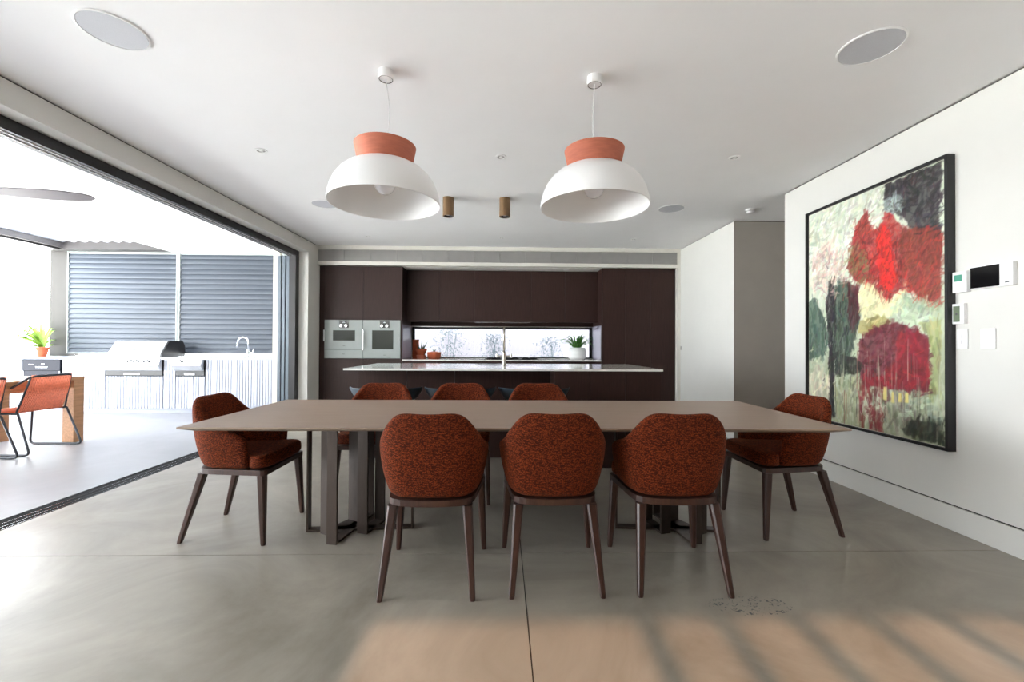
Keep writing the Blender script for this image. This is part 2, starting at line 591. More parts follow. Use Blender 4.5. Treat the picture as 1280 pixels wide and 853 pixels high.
# sliding door set: black head track, floor track, jamb, stacked panels
d1 = struct(bpy.data.objects.new('door_1', None))
COL.objects.link(d1)
MB().box(-3.19, -3.05, YB + 0.51, 6.54, 2.475, 2.553).build('head_track', M['black'], d1)
for x in (-3.092, -3.140):
    box('track_rail', M['white'], x, x + 0.004, YB + 0.51, 6.54, 2.470, 2.4749, d1)
MB().box(-3.288, -3.102, YB + 0.5, 6.9, -0.06, -0.003).build('floor_track', M['trackblack'], d1)
for x in (-3.215, -3.160, -3.118):
    box('floor_rail', M['steel'], x, x + 0.003, YB + 0.5, 6.9, -0.0029, 0.0, d1)
box('jamb', M['black'], -3.145, -3.052, 6.44, 6.548, 0.0, 2.474, d1)
for k in range(3):
    x = -3.318 + 0.055 * k
    p = MB().box(x, x + 0.042, 6.46 + 0.01 * k, 6.50 + 0.01 * k, 0.001, 2.47).box(x, x + 0.042, 7.28, 7.36, 0.001, 2.47) \
        .box(x, x + 0.042, 6.50, 7.28, 0.001, 0.1).box(x, x + 0.042, 6.50, 7.28, 2.39, 2.47).build('door_panel', M['slate'], d1)
    box('pane', M['glass'], x + 0.018, x + 0.024, 6.5, 7.28, 0.1, 2.39, p)
    if k == 2:
        MB().box(x + 0.0425, x + 0.056, 6.485, 6.505, 1.02, 1.28).build('door_handle', M['blackgloss'], p)
struct(box('trim_6', M['cream'], -3.44, -3.345, 6.56, 6.64, 0.0, 2.799))

# ================================================================== TERRACE
# pergola roof left of the terrace ceiling
pg = thing('louvred_pergola', 'grey louvred pergola roof open to the sky at the garden edge of the terrace', 'pergola', (0, 0, 0))
MB().box(-7.96, -7.66, YB, 7.70, 2.82, 3.08).box(-7.9, -7.72, YB, 7.70, 2.79, 2.8199).box(-8.32, -7.9601, YB, 8.1, 3.0, 3.08).build('side_beam_and_shade_strip', M['beam'], pg)  # last box is an outer strip added to shade the post from sun
box('end_beam', M['beam'], -8.08, -5.945, 7.7005, 8.1, 2.80, 2.999, pg)
box('inner_beam', M['white'], -5.99, -5.945, YB, 7.70, 2.86, 3.05, pg)
first = None
for k in range(9):
    x = -7.565 + k * 0.19
    if first is None:
        pts = [(0.11 * math.cos(a), 0.016 * math.sin(a)) for a in [2 * PI * i / 10 for i in range(10)]]
        mb = MB()
        n = len(pts)
        A = math.radians(29)
        q = [(px * math.cos(A) - pz * math.sin(A), px * math.sin(A) + pz * math.cos(A)) for px, pz in pts]
        vs = [(px, YB + 0.02, pz) for px, pz in q] + [(px, 7.69, pz) for px, pz in q]
        mb.add(vs, [tuple(range(n)), tuple(range(2 * n - 1, n - 1, -1))] + [(i, (i + 1) % n, (i + 1) % n + n, i + n) for i in range(n)])
        first = mb.build('roof_blade', M['speaker'], pg)
        o = first
    else:
        o = first.copy()
        COL.objects.link(o)
    o.location = (x, 0, 2.97)

po = box('terrace_post', M['post'], -8.08, -7.76, 7.902, 8.1, 0.93, 2.799)
tag(po, 'taupe square post at the left end of the louvred shutters', 'post')

# louvred shutters behind the outdoor kitchen
shut = None
for idx, (x0, x1, lab) in enumerate(((-7.755, -5.83, 'left blue-grey louvred shutter panel behind the barbecue hood'),
                                     (-5.80, -3.45, 'right blue-grey louvred shutter panel behind the gooseneck tap'))):
    t = thing('louvred_shutter', lab, 'shutter', ((x0 + x1) / 2, 7.9, 0.975), 0, 'louvred shutters behind the outdoor kitchen')
    hw_ = (x1 - x0) / 2
    MB().box(-hw_, -hw_ + 0.018, -0.03, 0.05, 0, 1.82).box(hw_ - 0.018, hw_, -0.03, 0.05, 0, 1.82) \
        .box(-hw_ + 0.0181, hw_ - 0.0181, -0.02, 0.05, 1.785, 1.82).box(-hw_ + 0.0181, hw_ - 0.0181, -0.02, 0.05, 0, 0.02).build('frame', M['post2'], t)
    pts = [(0.052 * math.cos(a), 0.009 * math.sin(a)) for a in [2 * PI * i / 10 for i in range(10)]]
    A = math.radians(74)
    q = [(py * math.cos(A) - pz * math.sin(A), py * math.sin(A) + pz * math.cos(A)) for py, pz in pts]
    n = len(q)
    vs = [(-hw_ + 0.019, py, pz) for py, pz in q] + [(hw_ - 0.019, py, pz) for py, pz in q]
    mb = MB().add(vs, [tuple(range(n)), tuple(range(2 * n - 1, n - 1, -1))] + [(i, (i + 1) % n, (i + 1) % n + n, i + n) for i in range(n)])
    b0 = mb.build('louvre_blade', M['louvre'], t, smooth='auto')
    for k in range(20):
        b = b0 if k == 0 else b0.copy()
        if k:
            COL.objects.link(b)
        b.location = (0, 0, 0.058 + k * 0.0895)
struct(box('wall_terrace', M['wall'], -8.3, -3.45, 7.95, 8.1, 0.0, 0.928))
struct(box('wall_terrace_side', M['wall'], -3.45, -3.142, 7.37, 8.1, 0.0, 2.799))

# outdoor kitchen bench
bn = thing('outdoor_bench', 'white ribbed outdoor kitchen bench below the louvred shutters', 'cabinet', (0, 7.28, 0))
for (x0, x1) in ((-8.55, -7.89), (-7.24, -6.55), (-6.54, -5.61), (-5.60, -5.41), (-5.40, -4.93), (-4.92, -3.46)):
    top = 0.893
    if (x0 > -6.55 and x1 < -5.6) or (x0 > -5.405 and x1 < -4.925):
        top = 0.615
    p = box('cladding_panel', M['rib'], x0, x1, 0.02, 0.05, 0.09, top, bn)
    mb = MB()
    nr = int((x1 - x0) / 0.047)
    for k in range(nr):
        x = x0 + 0.006 + k * (x1 - x0) / nr
        mb.box(x, x + 0.039, 0.008, 0.0199, 0.09, top)
    o = mb.build('ribs', M['rib'], p)
    o['kind'] = 'stuff'
box('carcass', M['rib'], -8.55, -7.89, 0.0505, 0.66, 0.09, 0.893, bn)
box('carcass', M['rib'], -7.24, -3.46, 0.0505, 0.66, 0.09, 0.60, bn)
box('toe_kick', M['rib'], -8.5, -3.46, 0.08, 0.66, 0.0, 0.0895, bn)
box('worktop', M['rib'], -8.58, -3.46, 0.0, 0.66, 0.8935, 0.925, bn)

fr = thing('outdoor_fridge', 'charcoal under-bench fridge at the left end of the outdoor kitchen', 'fridge', (-7.565, 7.28, 0.0))
box('body', M['fridge'], -0.315, 0.315, 0.03, 0.6, 0.091, 0.888, fr)
box('door', M['fridge'], -0.30, 0.30, 0.0, 0.0295, 0.30, 0.70, fr, bevel=0.004)
box('control_panel', M['fridge'], -0.30, 0.30, -0.004, 0.0295, 0.705, 0.885, fr, bevel=0.004)
MB().box(-0.2, -0.13, -0.006, -0.0045, 0.80, 0.812).box(0.0, 0.05, -0.006, -0.0045, 0.80, 0.82).box(-0.09, 0.1, -0.006, -0.0045, 0.765, 0.772).box(-0.09, 0.1, -0.006, -0.0045, 0.752, 0.757).build('display_marks', M['mark'], fr)
MB().box(-0.30, -0.285, -0.006, -0.0001, 0.31, 0.695).box(0.285, 0.30, -0.006, -0.0001, 0.31, 0.695).build('door_edge_strip', M['mark'], fr)

bq = thing('built_in_barbecue', 'wide built-in steel barbecue with closed hood and five knobs', 'barbecue', (-6.075, 7.28, 0.0))
hd = MB()
prof = [(0.02, 0.93), (0.03, 0.99), (0.19, 1.205), (0.50, 1.205), (0.55, 1.14), (0.565, 0.93)]
n = len(prof)
vs = [(-0.46, a, b) for a, b in prof] + [(0.40, a, b) for a, b in prof]
hd.add(vs, [tuple(range(n)), tuple(range(2 * n - 1, n - 1, -1))] + [(i, (i + 1) % n, (i + 1) % n + n, i + n) for i in range(n)])
hood = hd.build('hood', M['steel'], bq, bevel=0.008)
vs = [(0.401, a, b) for a, b in prof] + [(0.425, a, b) for a, b in prof]
hd = MB().add(vs, [tuple(range(n)), tuple(range(2 * n - 1, n - 1, -1))] + [(i, (i + 1) % n, (i + 1) % n + n, i + n) for i in range(n)])
hd.build('hood_end_cap', M['black'], bq)
MB().tube([(-0.36, 0.10, 1.04), (-0.36, 0.055, 1.03), (0.30, 0.055, 1.03), (0.30, 0.10, 1.04)], 0.011, fillet=0.02).build('hood_handle', M['steel'], bq, smooth=True)
box('burner_tray', M['steel'], -0.465, 0.435, -0.03, 0.62, 0.9255, 0.9295, bq)
fas = [(-0.06, 0.895), (-0.09, 0.80), (-0.04, 0.715), (-0.001, 0.715), (-0.001, 0.895)]
n = len(fas)
vs = [(-0.463, a, b) for a, b in fas] + [(0.463, a, b) for a, b in fas]
MB().add(vs, [tuple(range(n)), tuple(range(2 * n - 1, n - 1, -1))] + [(i, (i + 1) % n, (i + 1) % n + n, i + n) for i in range(n)]).build('control_fascia', M['steel'], bq)
MB().box(-0.463, 0.463, 0.0, 0.6, 0.63, 0.89).build('firebox', M['black'], bq)
for k in range(5):
    x = -0.06 + k * 0.087
    MB().cyl((x, -0.066, 0.87), (x, -0.098, 0.88), 0.019, 0.016, 14).build('knob', M['black'], bq, smooth='auto')
box('grease_tray', M['steel'], -0.15, 0.1, -0.012, -0.0005, 0.645, 0.665, bq)

sb = thing('side_burner', 'narrow built-in steel side burner with one knob', 'side burner', (-5.165, 7.28, 0.0))
vs = [(-0.232, a, b) for a, b in fas] + [(0.232, a, b) for a, b in fas]
MB().add(vs, [tuple(range(n)), tuple(range(2 * n - 1, n - 1, -1))] + [(i, (i + 1) % n, (i + 1) % n + n, i + n) for i in range(n)]).build('control_fascia', M['steel'], sb)
box('firebox', M['black'], -0.232, 0.232, 0.0, 0.6, 0.63, 0.89, sb)
MB().cyl((-0.09, -0.066, 0.87), (-0.09, -0.098, 0.88), 0.019, 0.016, 14).build('knob', M['black'], sb, smooth='auto')
box('burner_lid', M['steel'], -0.225, 0.225, 0.05, 0.55, 0.9255, 0.945, sb, bevel=0.004)
box('grease_tray', M['steel'], -0.08, 0.08, -0.012, -0.0005, 0.645, 0.665, sb)

tp = thing('outdoor_tap', 'chrome gooseneck tap with side lever on the outdoor bench', 'tap', (-4.47, 7.72, 0.9255))
MB().cyl((0, 0, 0), (0, 0, 0.13), 0.026).build('tap_body', M['steel'], tp, smooth='auto')
MB().tube([(0, 0, 0.13), (0, 0, 0.26)] + [(-0.09 + 0.09 * math.cos(a), 0, 0.26 + 0.09 * math.sin(a)) for a in [PI * i / 10 for i in range(1, 10)]] + [(-0.185, 0, 0.24), (-0.2, 0, 0.17)], 0.014, n=10).build('spout', M['steel'], tp, smooth=True)
MB().tube([(0.02, 0, 0.08), (0.085, 0, 0.085), (0.09, 0, 0.15)], 0.01, fillet=0.02).build('lever', M['steel'], tp, smooth=True)

# potted plant on the bench end, against the post
pp = thing('potted_plant', 'small terracotta pot with lime-green leaves beside the taupe terrace post', 'plant', (-7.83, 7.55, 0.9255))
MB().lathe([(0.05, 0), (0.075, 0.13), (0.084, 0.13), (0.086, 0.165), (0.08, 0.165), (0.0785, 0.15)], n=24).build('pot', M['terracotta2'], pp, smooth='auto')
mb = MB()
rnd = random.Random(3)
for k in range(46):
    a = rnd.uniform(0.62 * PI, 1.5 * PI)
    leaf(mb, (0, 0, 0.15), a, rnd.uniform(0.22, 0.66), rnd.uniform(0.03, 0.055), rnd.uniform(0.05, 0.46), rnd.uniform(0.0, 0.16))
mb.build('leaves', M['leaf3'], pp)
MB().lathe([(0.0, 0.15), (0.0785, 0.15), (0.0785, 0.155), (0.0, 0.158)], n=20).build('soil', M['soil'], pp)

# outdoor table
ot = thing('outdoor_table', 'teak outdoor dining table with slab legs on the terrace', 'table', (-5.5, 4.0, 0))
for k in range(6):
    x0 = -0.5 + k * 0.1675
    box('top_board', M['timber'], x0, x0 + 0.1635, -1.3, 1.3, 0.73, 0.765, ot)
for y in (-1.295, 1.17):
    for x in (-0.495, 0.375):
        box('leg', M['timber'], x, x + 0.125, y, y + 0.125, 0.0, 0.7295, ot)
MB().box(-0.47, -0.44, -1.165, 1.165, 0.64, 0.7295).box(0.44, 0.47, -1.165, 1.165, 0.64, 0.7295).build('rail', M['timber'], ot)

# outdoor chairs: local +x is the back, seat towards -x
oc = thing('corded_armchair', 'orange corded outdoor armchair nearer the outdoor kitchen', 'chair', (-5.1, 4.82, 0), 0, 'corded armchairs at the outdoor table')
for s in (-1, 1):
    y = s * 0.275
    MB().tube([(-0.26, s * 0.25, 0.43), (-0.31, y, 0.012), (0.27, y, 0.012), (0.12, s * 0.25, 0.43)], 0.011, fillet=0.05).build('leg', M['rod'], oc, smooth=True)
    MB().box(-0.26, -0.2, y - 0.014, y + 0.014, 0.0, 0.006).box(0.15, 0.21, y - 0.014, y + 0.014, 0.0, 0.006).build('foot_pad', M['black'], oc)
MB().tube([(-0.3, -0.25, 0.43), (0.12, -0.25, 0.43)], 0.011).tube([(-0.3, 0.25, 0.43), (0.12, 0.25, 0.43)], 0.011).tube([(-0.3, -0.25, 0.43), (-0.3, 0.25, 0.43)], 0.011).build('seat_frame', M['rod'], oc, smooth=True)
MB().tube([(-0.28, -0.285, 0.645), (0.02, -0.285, 0.655), (0.215, -0.215, 0.815), (0.215, 0.215, 0.815), (0.02, 0.285, 0.655), (-0.28, 0.285, 0.645)], 0.012, fillet=0.06).build('back_rail', M['rod'], oc, smooth=True)
for s in (-1, 1):
    MB().tube([(-0.28, s * 0.285, 0.645), (-0.3, s * 0.25, 0.43)], 0.011).build('arm_support', M['rod'], oc, smooth=True)
    MB().tube([(0.1, s * 0.25, 0.43), (0.205, s * 0.21, 0.80)], 0.009).build('back_support', M['rod'], oc, smooth=True)
mb = MB()
for k in range(26):
    t = k / 25
    yb, yt = -0.225 + 0.45 * t, -0.205 + 0.41 * t
    mb.tube([(0.215, yt, 0.825), (0.165, (yb + yt) / 2, 0.63), (0.085, yb, 0.435)], 0.0062, n=5)
o = mb.build('back_cords', M['orange'], oc, smooth=True)
o['kind'] = 'stuff'
mb = MB()
for k in range(30):
    y = -0.235 + 0.47 * k / 29
    mb.tube([(-0.305, y, 0.442), (-0.1, y, 0.425), (0.09, y, 0.438)], 0.0072, n=5)
o = mb.build('seat_cords', M['orange'], oc, smooth=True)
o['kind'] = 'stuff'
dup(oc, (-5.1, 4.17, 0), 0, 'orange corded outdoor armchair cut by the left edge of the picture')

# ceiling fan on the terrace
fn = thing('ceiling_fan', 'grey three-blade ceiling fan on the terrace ceiling', 'fan', (-4.585, 3.735, 2.45))
MB().lathe([(0.0, -0.06), (0.07, -0.05), (0.12, 0.0), (0.13, 0.05), (0.2, 0.11), (0.2, 0.17), (0.06, 0.2), (0.0, 0.2)], n=24).build('motor', M['fan'], fn, smooth='auto')
MB().cyl((0, 0, 0.08), (0, 0, 0.349), 0.016).build('down_rod', M['fan'], fn, smooth='auto')
for k in range(3):
    a = math.radians(10 + 120 * k)
    mb = MB()
    prof = [(0.08, 0.035), (0.2, 0.05), (0.4, 0.085), (0.6, 0.095), (0.8, 0.085), (0.92, 0.06), (0.97, 0.025)]
    vs, fs = [], []
    for (d, w) in prof:
        for (q, z) in ((-w, 0.012 + w * 0.14), (w, 0.012 - w * 0.14), (w, 0.002 - w * 0.14), (-w, 0.002 + w * 0.14)):
            vs.append((d * math.cos(a) - q * math.sin(a), d * math.sin(a) + q * math.cos(a), z))
    for i in range(len(prof) - 1):
        for j in range(4):
            fs.append((4 * i + j, 4 * i + (j + 1) % 4, 4 * i + 4 + (j + 1) % 4, 4 * i + 4 + j))
    fs += [(0, 1, 2, 3), tuple(len(vs) - 4 + j for j in (3, 2, 1, 0))]
    mb.add(vs, fs).build('blade', M['fan'], fn, smooth='auto')

# ================================================================== BEYOND THE STRIP WINDOW
fe = thing('paling_fence', 'pale upright paling fence beyond the kitchen strip window', 'fence', (0, 9.3, -0.03))
MB().box(-3.2, 3.2, 0.021, 0.06, 0.4, 0.48).box(-3.2, 3.2, 0.021, 0.06, 1.4, 1.48).build('rail', M['fence'], fe)
pl0 = None
rnd = random.Random(5)
for k in range(60):
    if pl0 is None:
        pl0 = MB().box(-0.049, 0.049, 0, 0.02, 0, 1.85).build('paling', M['fence'], fe)
        o = pl0
    else:
        o = pl0.copy()
        COL.objects.link(o)
    o.location = (-3.0 + k * 0.0982, (k % 2) * 0.004 - 0.004, 0)
for (x, hgt, rw, lab) in ((-1.1, 1.55, 0.3, 'leafy grey-green shrub beyond the window, above the terracotta pots'),
                          (-0.16, 1.42, 0.24, 'leafy grey-green shrub beyond the window, left of the island tap'),
                          (0.98, 1.36, 0.26, 'leafy grey-green shrub beyond the window, left of the white fern pot')):
    t = thing('garden_shrub', lab, 'shrub', (x, 8.95, -0.03), 0, 'shrubs along the fence')
    mb = MB()
    rnd = random.Random(int(x * 100) + 900)
    for k in range(5):
        mb.tube([(rnd.uniform(-0.03, 0.03), rnd.uniform(-0.03, 0.03), 0), (rnd.uniform(-0.1, 0.1), rnd.uniform(-0.06, 0.06), hgt * 0.5), (rnd.uniform(-rw, rw) * 0.6, rnd.uniform(-0.1, 0.1), hgt * 0.93)], 0.006, n=5)
    mb.build('stems', M['shrub'], t)
    mb = MB()
    for k in range(900):
        z = rnd.uniform(0.25, 1) ** 0.8 * hgt
        w = rw * (0.5 + 0.8 * math.sin(min(1, z / hgt) * PI * 0.85))
        c = Vector((rnd.gauss(0, 0.5) * w, rnd.gauss(0, 0.35) * 0.22, z))
        a, b = Vector((rnd.uniform(-1, 1), rnd.uniform(-1, 1), rnd.uniform(-1, 1))).normalized(), Vector((rnd.uniform(-1, 1), rnd.uniform(-1, 1), rnd.uniform(-1, 1))).normalized()
        L_, w_ = rnd.uniform(0.018, 0.034), rnd.uniform(0.007, 0.012)
        mb.add([c - a * L_, c + b * w_, c + a * L_, c - b * w_], [(0, 1, 2, 3)])
    o = mb.build('foliage', M['shrub'], t)
    o['kind'] = 'stuff'

# ================================================================== KITCHEN
YT = 6.95           # front of the tall cabinets
YU = 7.25           # front of the wall cabinets
CT = 2.4165
sf = struct(box('trim_7', M['wall'], -1.597, 1.61, YT + 0.02, YU + 0.3, CT - 0.004, 2.4175))


def front(name, x0, x1, z0, z1, y, parent, m='veneer'):
    return box(name, M[m], x0 + 0.0015, x1 - 0.0015, y, y + 0.02, z0 + 0.0015, z1 - 0.0015, parent, bevel=0.001)


t = thing('oven_cabinet', 'tall dark brown cabinet at the left end of the kitchen, holding both ovens', 'cabinet', (0, YT, 0))
box('carcass', M['veneer'], XL + 0.004, -2.8255, 0.021, 0.69, 0.0, CT - 0.005, t)
box('filler', M['veneer'], XL + 0.004, -2.829, 0.0, 0.02, 0.0, CT - 0.005, t)
box('carcass', M['veneer'], -2.825, -1.60, 0.021, 0.69, 0.0, 0.935, t)
box('carcass', M['veneer'], -2.825, -1.60, 0.021, 0.69, 1.553, CT - 0.005, t)
box('side_panel', M['veneer'], -1.6195, -1.598, 0.0, 0.69, 0.9355, 1.5525, t)
for (x0, x1) in ((-2.826, -2.219), (-2.219, -1.598)):
    front('door', x0, x1, 1.556, CT - 0.006, 0.0, t)
    front('door', x0, x1, 0.10, 0.934, 0.0, t)


def oven(name, label, x0, x1, wx0, wx1, wz0, wz1, drawer, hz0, hz1, grp):
    o = thing(name, label, 'oven', (x0, YT, 0.938), 0, grp)
    w = x1 - x0
    box('body', M['black'], 0.004, w - 0.004, 0.01, 0.5, 0.0, 0.612, o)
    zs = 0.142 if drawer else 0.0
    box('glass_door', M['aluglass'], 0.002, w - 0.002, -0.012, 0.0098, zs + 0.003, 0.612, o, bevel=0.002)
    if drawer:
        box('warming_drawer', M['aluglass'], 0.002, w - 0.002, -0.012, 0.0098, 0.002, zs - 0.002, o, bevel=0.002)
        box('drawer_mark', M['darkmark'], w / 2 - 0.02, w / 2 + 0.02, -0.0135, -0.0121, 0.066, 0.072, o)
    box('oven_window', M['ovenglass'], wx0 - x0, wx1 - x0, -0.0145, -0.0122, wz0 - 0.938, wz1 - 0.938, o)
    cx = (wx0 + wx1) / 2 - x0 + (0.0 if drawer else 0.03)
    d = box('control_display', M['blackgloss'], cx - 0.072, cx + 0.072, -0.02, -0.0122, 0.488, 0.604, o)
    MB().add([(cx - 0.016, -0.0215, 0.572), (cx + 0.016, -0.0215, 0.572), (cx, -0.0215, 0.585)], [(0, 1, 2)]).box(cx - 0.02, cx + 0.02, -0.0212, -0.0201, 0.567, 0.573).build('display_mark', M['mark'], d)
    for s in (-1, 1):
        MB().cyl((cx + s * 0.04, -0.02, 0.52), (cx + s * 0.04, -0.045, 0.52), 0.025, 0.023, 20).build('knob', M['steel'], o, smooth='auto')
    box('print_mark', M['darkmark'], cx - 0.018, cx + 0.018, -0.0135, -0.0122, (0.195 if drawer else 0.052), (0.201 if drawer else 0.058), o)
    hx = 0.012
    MB().tube([(hx, -0.012, hz0 - 0.938 + 0.012), (hx, -0.05, hz0 - 0.938 + 0.012)], 0.006).tube([(hx, -0.012, hz1 - 0.938 - 0.012), (hx, -0.05, hz1 - 0.938 - 0.012)], 0.006) \
        .box(hx - 0.009, hx + 0.009, -0.058, -0.046, hz0 - 0.938, hz1 - 0.938).build('handle', M['steel'], o)
    return o


oven('steam_oven', 'left silver-glass oven with a small window above a shallow drawer', -2.826, -2.2195, -2.69, -2.342, 1.222, 1.386, True, 1.215, 1.39, 'silver glass ovens')
oven('wall_oven', 'right silver-glass oven with a tall window', -2.2185, -1.621, -2.071, -1.735, 1.085, 1.388, False, 1.075, 1.392, 'silver glass ovens')

t = thing('pantry_cabinet', 'tall dark brown full-height cabinet at the right end of the kitchen', 'cabinet', (0, YT, 0))
box('carcass', M['veneer'], 1.625, 2.81, 0.021, 0.69, 0.0, CT - 0.005, t)
box('end_panel', M['veneer'], 1.61, 1.6245, 0.0, 0.69, 0.0, CT - 0.005, t)
for (x0, x1) in ((1.626, 1.997), (1.997, 2.413), (2.413, 2.81)):
    front('door', x0, x1, 0.10, CT - 0.006, 0.0, t)

t = thing('wall_cabinets', 'run of recessed dark brown cupboards above the strip window', 'cabinet', (0, YU, 0))
box('carcass', M['veneer2'], -1.595, 1.608, 0.021, 0.395, 1.56, CT - 0.006, t)
xs = [-1.595, -1.045, -0.466, 0.013, 0.487, 1.057, 1.608]
for a, b in zip(xs, xs[1:]):
    front('door', a, b, 1.548, CT - 0.006, 0.0, t)
MB().box(-0.46, -0.03, 0.0, 0.18, 1.54, 1.5475).box(-0.005, 0.48, 0.0, 0.18, 1.54, 1.5475).build('rangehood_lip', M['steel'], t)
box('back_panel', M['veneer2'], -1.595, 1.608, 0.36, 0.395, 1.49, 1.5595, t)

t = thing('kitchen_bench', 'low dark brown bench cupboards under the strip window', 'cabinet', (0, YT + 0.02, 0))
box('carcass', M['veneer2'], -1.595, 1.606, 0.021, 0.67, 0.0, 0.905, t)
for a, b in zip(xs, xs[1:]):
    front('drawer', a, b - 0.002, 0.10, 0.895, 0.0, t)
wt = box('bench_worktop', M['stone'], -1.595, 1.606, YT + 0.0, YK - 0.014, 0.9055, 0.925)
tag(wt, 'white stone worktop under the strip window', 'worktop')
for (x0, x1, lab) in ((-1.597, -1.59, 'pale splash panel on the left side of the strip window'), (1.601, 1.608, 'pale splash panel on the right side of the strip window')):
    o = box('splash_panel', M['benchside'], x0, x1, YT + 0.02, YK - 0.015, 0.926, 1.488)
    tag(o, lab, 'panel')

ck = thing('cooktop', 'flat black cooktop in the rear bench behind the island tap', 'cooktop', (0.16, 7.3, 0.9255))
box('glass', M['blackgloss'], -0.45, 0.45, -0.22, 0.22, 0.0, 0.006, ck)
for x in (-0.3, 0.0, 0.3):
    MB().box(x - 0.12, x + 0.12, -0.16, -0.15, 0.006, 0.026).box(x - 0.12, x + 0.12, 0.15, 0.16, 0.006, 0.026).box(x - 0.12, x - 0.11, -0.15, 0.15, 0.006, 0.026).box(x + 0.11, x + 0.12, -0.15, 0.15, 0.006, 0.026).box(x - 0.005, x + 0.005, -0.15, 0.15, 0.018, 0.026).build('trivet', M['black'], ck)
for x in (-0.4, -0.34):
    MB().cyl((x, -0.195, 0.006), (x, -0.195, 0.026), 0.016).build('knob', M['black'], ck, smooth='auto')

# pots on the bench
ZB = 0.9255
tl = thing('terracotta_canister', 'tall square terracotta block in the left corner of the strip window', 'ornament', (-1.50, 7.56, ZB))
MB().box(-0.05, 0.05, -0.04, 0.04, 0.0, 0.31).build('body', M['terracotta2'], tl, bevel=0.006)
box('cap', M['terracotta2'], -0.052, 0.052, -0.042, 0.042, 0.3105, 0.325, tl)
p1 = thing('succulent_pot', 'round terracotta pot on its saucer with a spiky succulent', 'plant', (-1.37, 7.38, ZB))
MB().lathe([(0.07, 0.0), (0.085, 0.055), (0.088, 0.06), (0.072, 0.06)], n=28).build('saucer', M['terracotta'], p1, smooth='auto')
MB().lathe([(0.06, 0.0605), (0.085, 0.13), (0.092, 0.131), (0.094, 0.17), (0.083, 0.17), (0.08, 0.14)], n=28).build('pot', M['terracotta2'], p1, smooth='auto')
mb = MB()
rnd = random.Random(11)
for k in range(12):
    a = k * 2.4
    tip = Vector((math.cos(a) * rnd.uniform(0.05, 0.12), math.sin(a) * 0.06, rnd.uniform(0.22, 0.31)))
    mb.cyl((math.cos(a) * 0.025, math.sin(a) * 0.02, 0.145), tip, 0.013, 0.001, 6)
mb.build('leaves', M['leaf2'], p1)
p2 = thing('terracotta_bowl', 'low terracotta bowl with a tiny succulent beside the round pot', 'plant', (-1.15, 7.36, ZB))
MB().lathe([(0.095, 0.0), (0.112, 0.03), (0.118, 0.11), (0.108, 0.11), (0.1, 0.1)], n=28).build('pot', M['terracotta2'], p2, smooth='auto')
MB().lathe([(0.0, 0.09), (0.1, 0.1), (0.06, 0.118), (0.0, 0.124)], n=20).build('soil', M['terracotta'], p2)
mb = MB()
for k in range(7):
    a = k * 2.4
    mb.cyl((0, 0, 0.12), (math.cos(a) * 0.03, math.sin(a) * 0.03, 0.155), 0.01, 0.002, 6)
mb.build('leaves', M['leaf2'], p2)
p3 = thing('potted_fern', 'round white pot with a green fern at the right end of the strip window', 'plant', (1.29, 7.4, ZB))
MB().lathe([(0.115, 0.0), (0.15, 0.03), (0.158, 0.09), (0.14, 0.19), (0.13, 0.2), (0.122, 0.195), (0.115, 0.17)], n=36).build('pot', M['white'], p3, smooth='auto')
MB().lathe([(0.0, 0.171), (0.118, 0.172), (0.1, 0.18), (0.0, 0.182)], n=20).build('soil', M['soil'], p3)
rnd = random.Random(21)
mb = MB()
for k in range(48):
    a = k * 2.399 + rnd.uniform(-0.2, 0.2)
    leaf(mb, (math.cos(a) * 0.04, math.sin(a) * 0.04, 0.175), a, rnd.uniform(0.16, 0.31), rnd.uniform(0.014, 0.021), rnd.uniform(0.10, 0.24), rnd.uniform(0.0, 0.12), 6)
mb.build('fronds', M['leaf'], p3)

# recessed downlights and speakers
dl = thing('downlight', 'x', 'downlight', (0, 0, 0), 0, 'small recessed ceiling downlights')
MB().lathe([(0.03, -0.0005), (0.046, -0.0005), (0.046, -0.004), (0.032, -0.006)], n=24, closed=True).build('ring', M['white'], dl, smooth='auto')
MB().lathe([(0.0, -0.0008), (0.0295, -0.0008), (0.0295, -0.0015), (0.0, -0.0015)], n=20).build('well', M['grill'], dl)
MB().lathe([(0.0, -0.002), (0.016, -0.002), (0.013, -0.005), (0.0, -0.006)], n=16).build('lamp_lens', M['white'], dl, smooth='auto')
DL = [(-1.945, 3.51, HC, 'small downlight left of the left pendant'), (-0.016, 3.56, HC, 'small downlight between the two pendants'),
      (1.91, 3.51, HC, 'small downlight right of the right pendant'), (-1.94, 6.27, HC, 'small downlight near the kitchen bulkhead above the ovens'),
      (-0.014, 6.28, HC, 'small downlight near the middle of the kitchen bulkhead'), (1.92, 6.28, HC, 'small downlight near the kitchen bulkhead above the pantry doors'),
      (-1.03, 7.10, CT - 0.0045, 'tiny soffit downlight over the wall cupboards, left one'), (0.0, 7.10, CT - 0.0045, 'tiny soffit downlight over the wall cupboards, middle one'),
      (1.05, 7.10, CT - 0.0045, 'tiny soffit downlight over the wall cupboards, right one')]
for i, (x, y, z, lab) in enumerate(DL):
    if i == 0:
        dl.location = (x, y, z)
        dl['label'] = lab
    else:
        dup(dl, (x, y, z), 0, lab)
sp = thing('ceiling_speaker', 'x', 'speaker', (0, 0, 0), 0, 'round ceiling speakers')
MB().lathe([(0.136, -0.0005), (0.145, -0.0005), (0.145, -0.006), (0.138, -0.008)], n=48, closed=True).build('rim', M['white'], sp, smooth='auto')
MB().lathe([(0.0, -0.001), (0.1355, -0.001), (0.1355, -0.006), (0.0, -0.006)], n=48).build('mesh_cover', M['speaker'], sp)
SP = [(-1.94, 2.18, 'round ceiling speaker in the near left corner of the ceiling'), (1.90, 2.18, 'round ceiling speaker near the picture wall'),
      (-1.97, 4.83, 'round ceiling speaker half hidden by the left pendant shade'), (1.91, 4.84, 'round ceiling speaker right of the right pendant shade')]
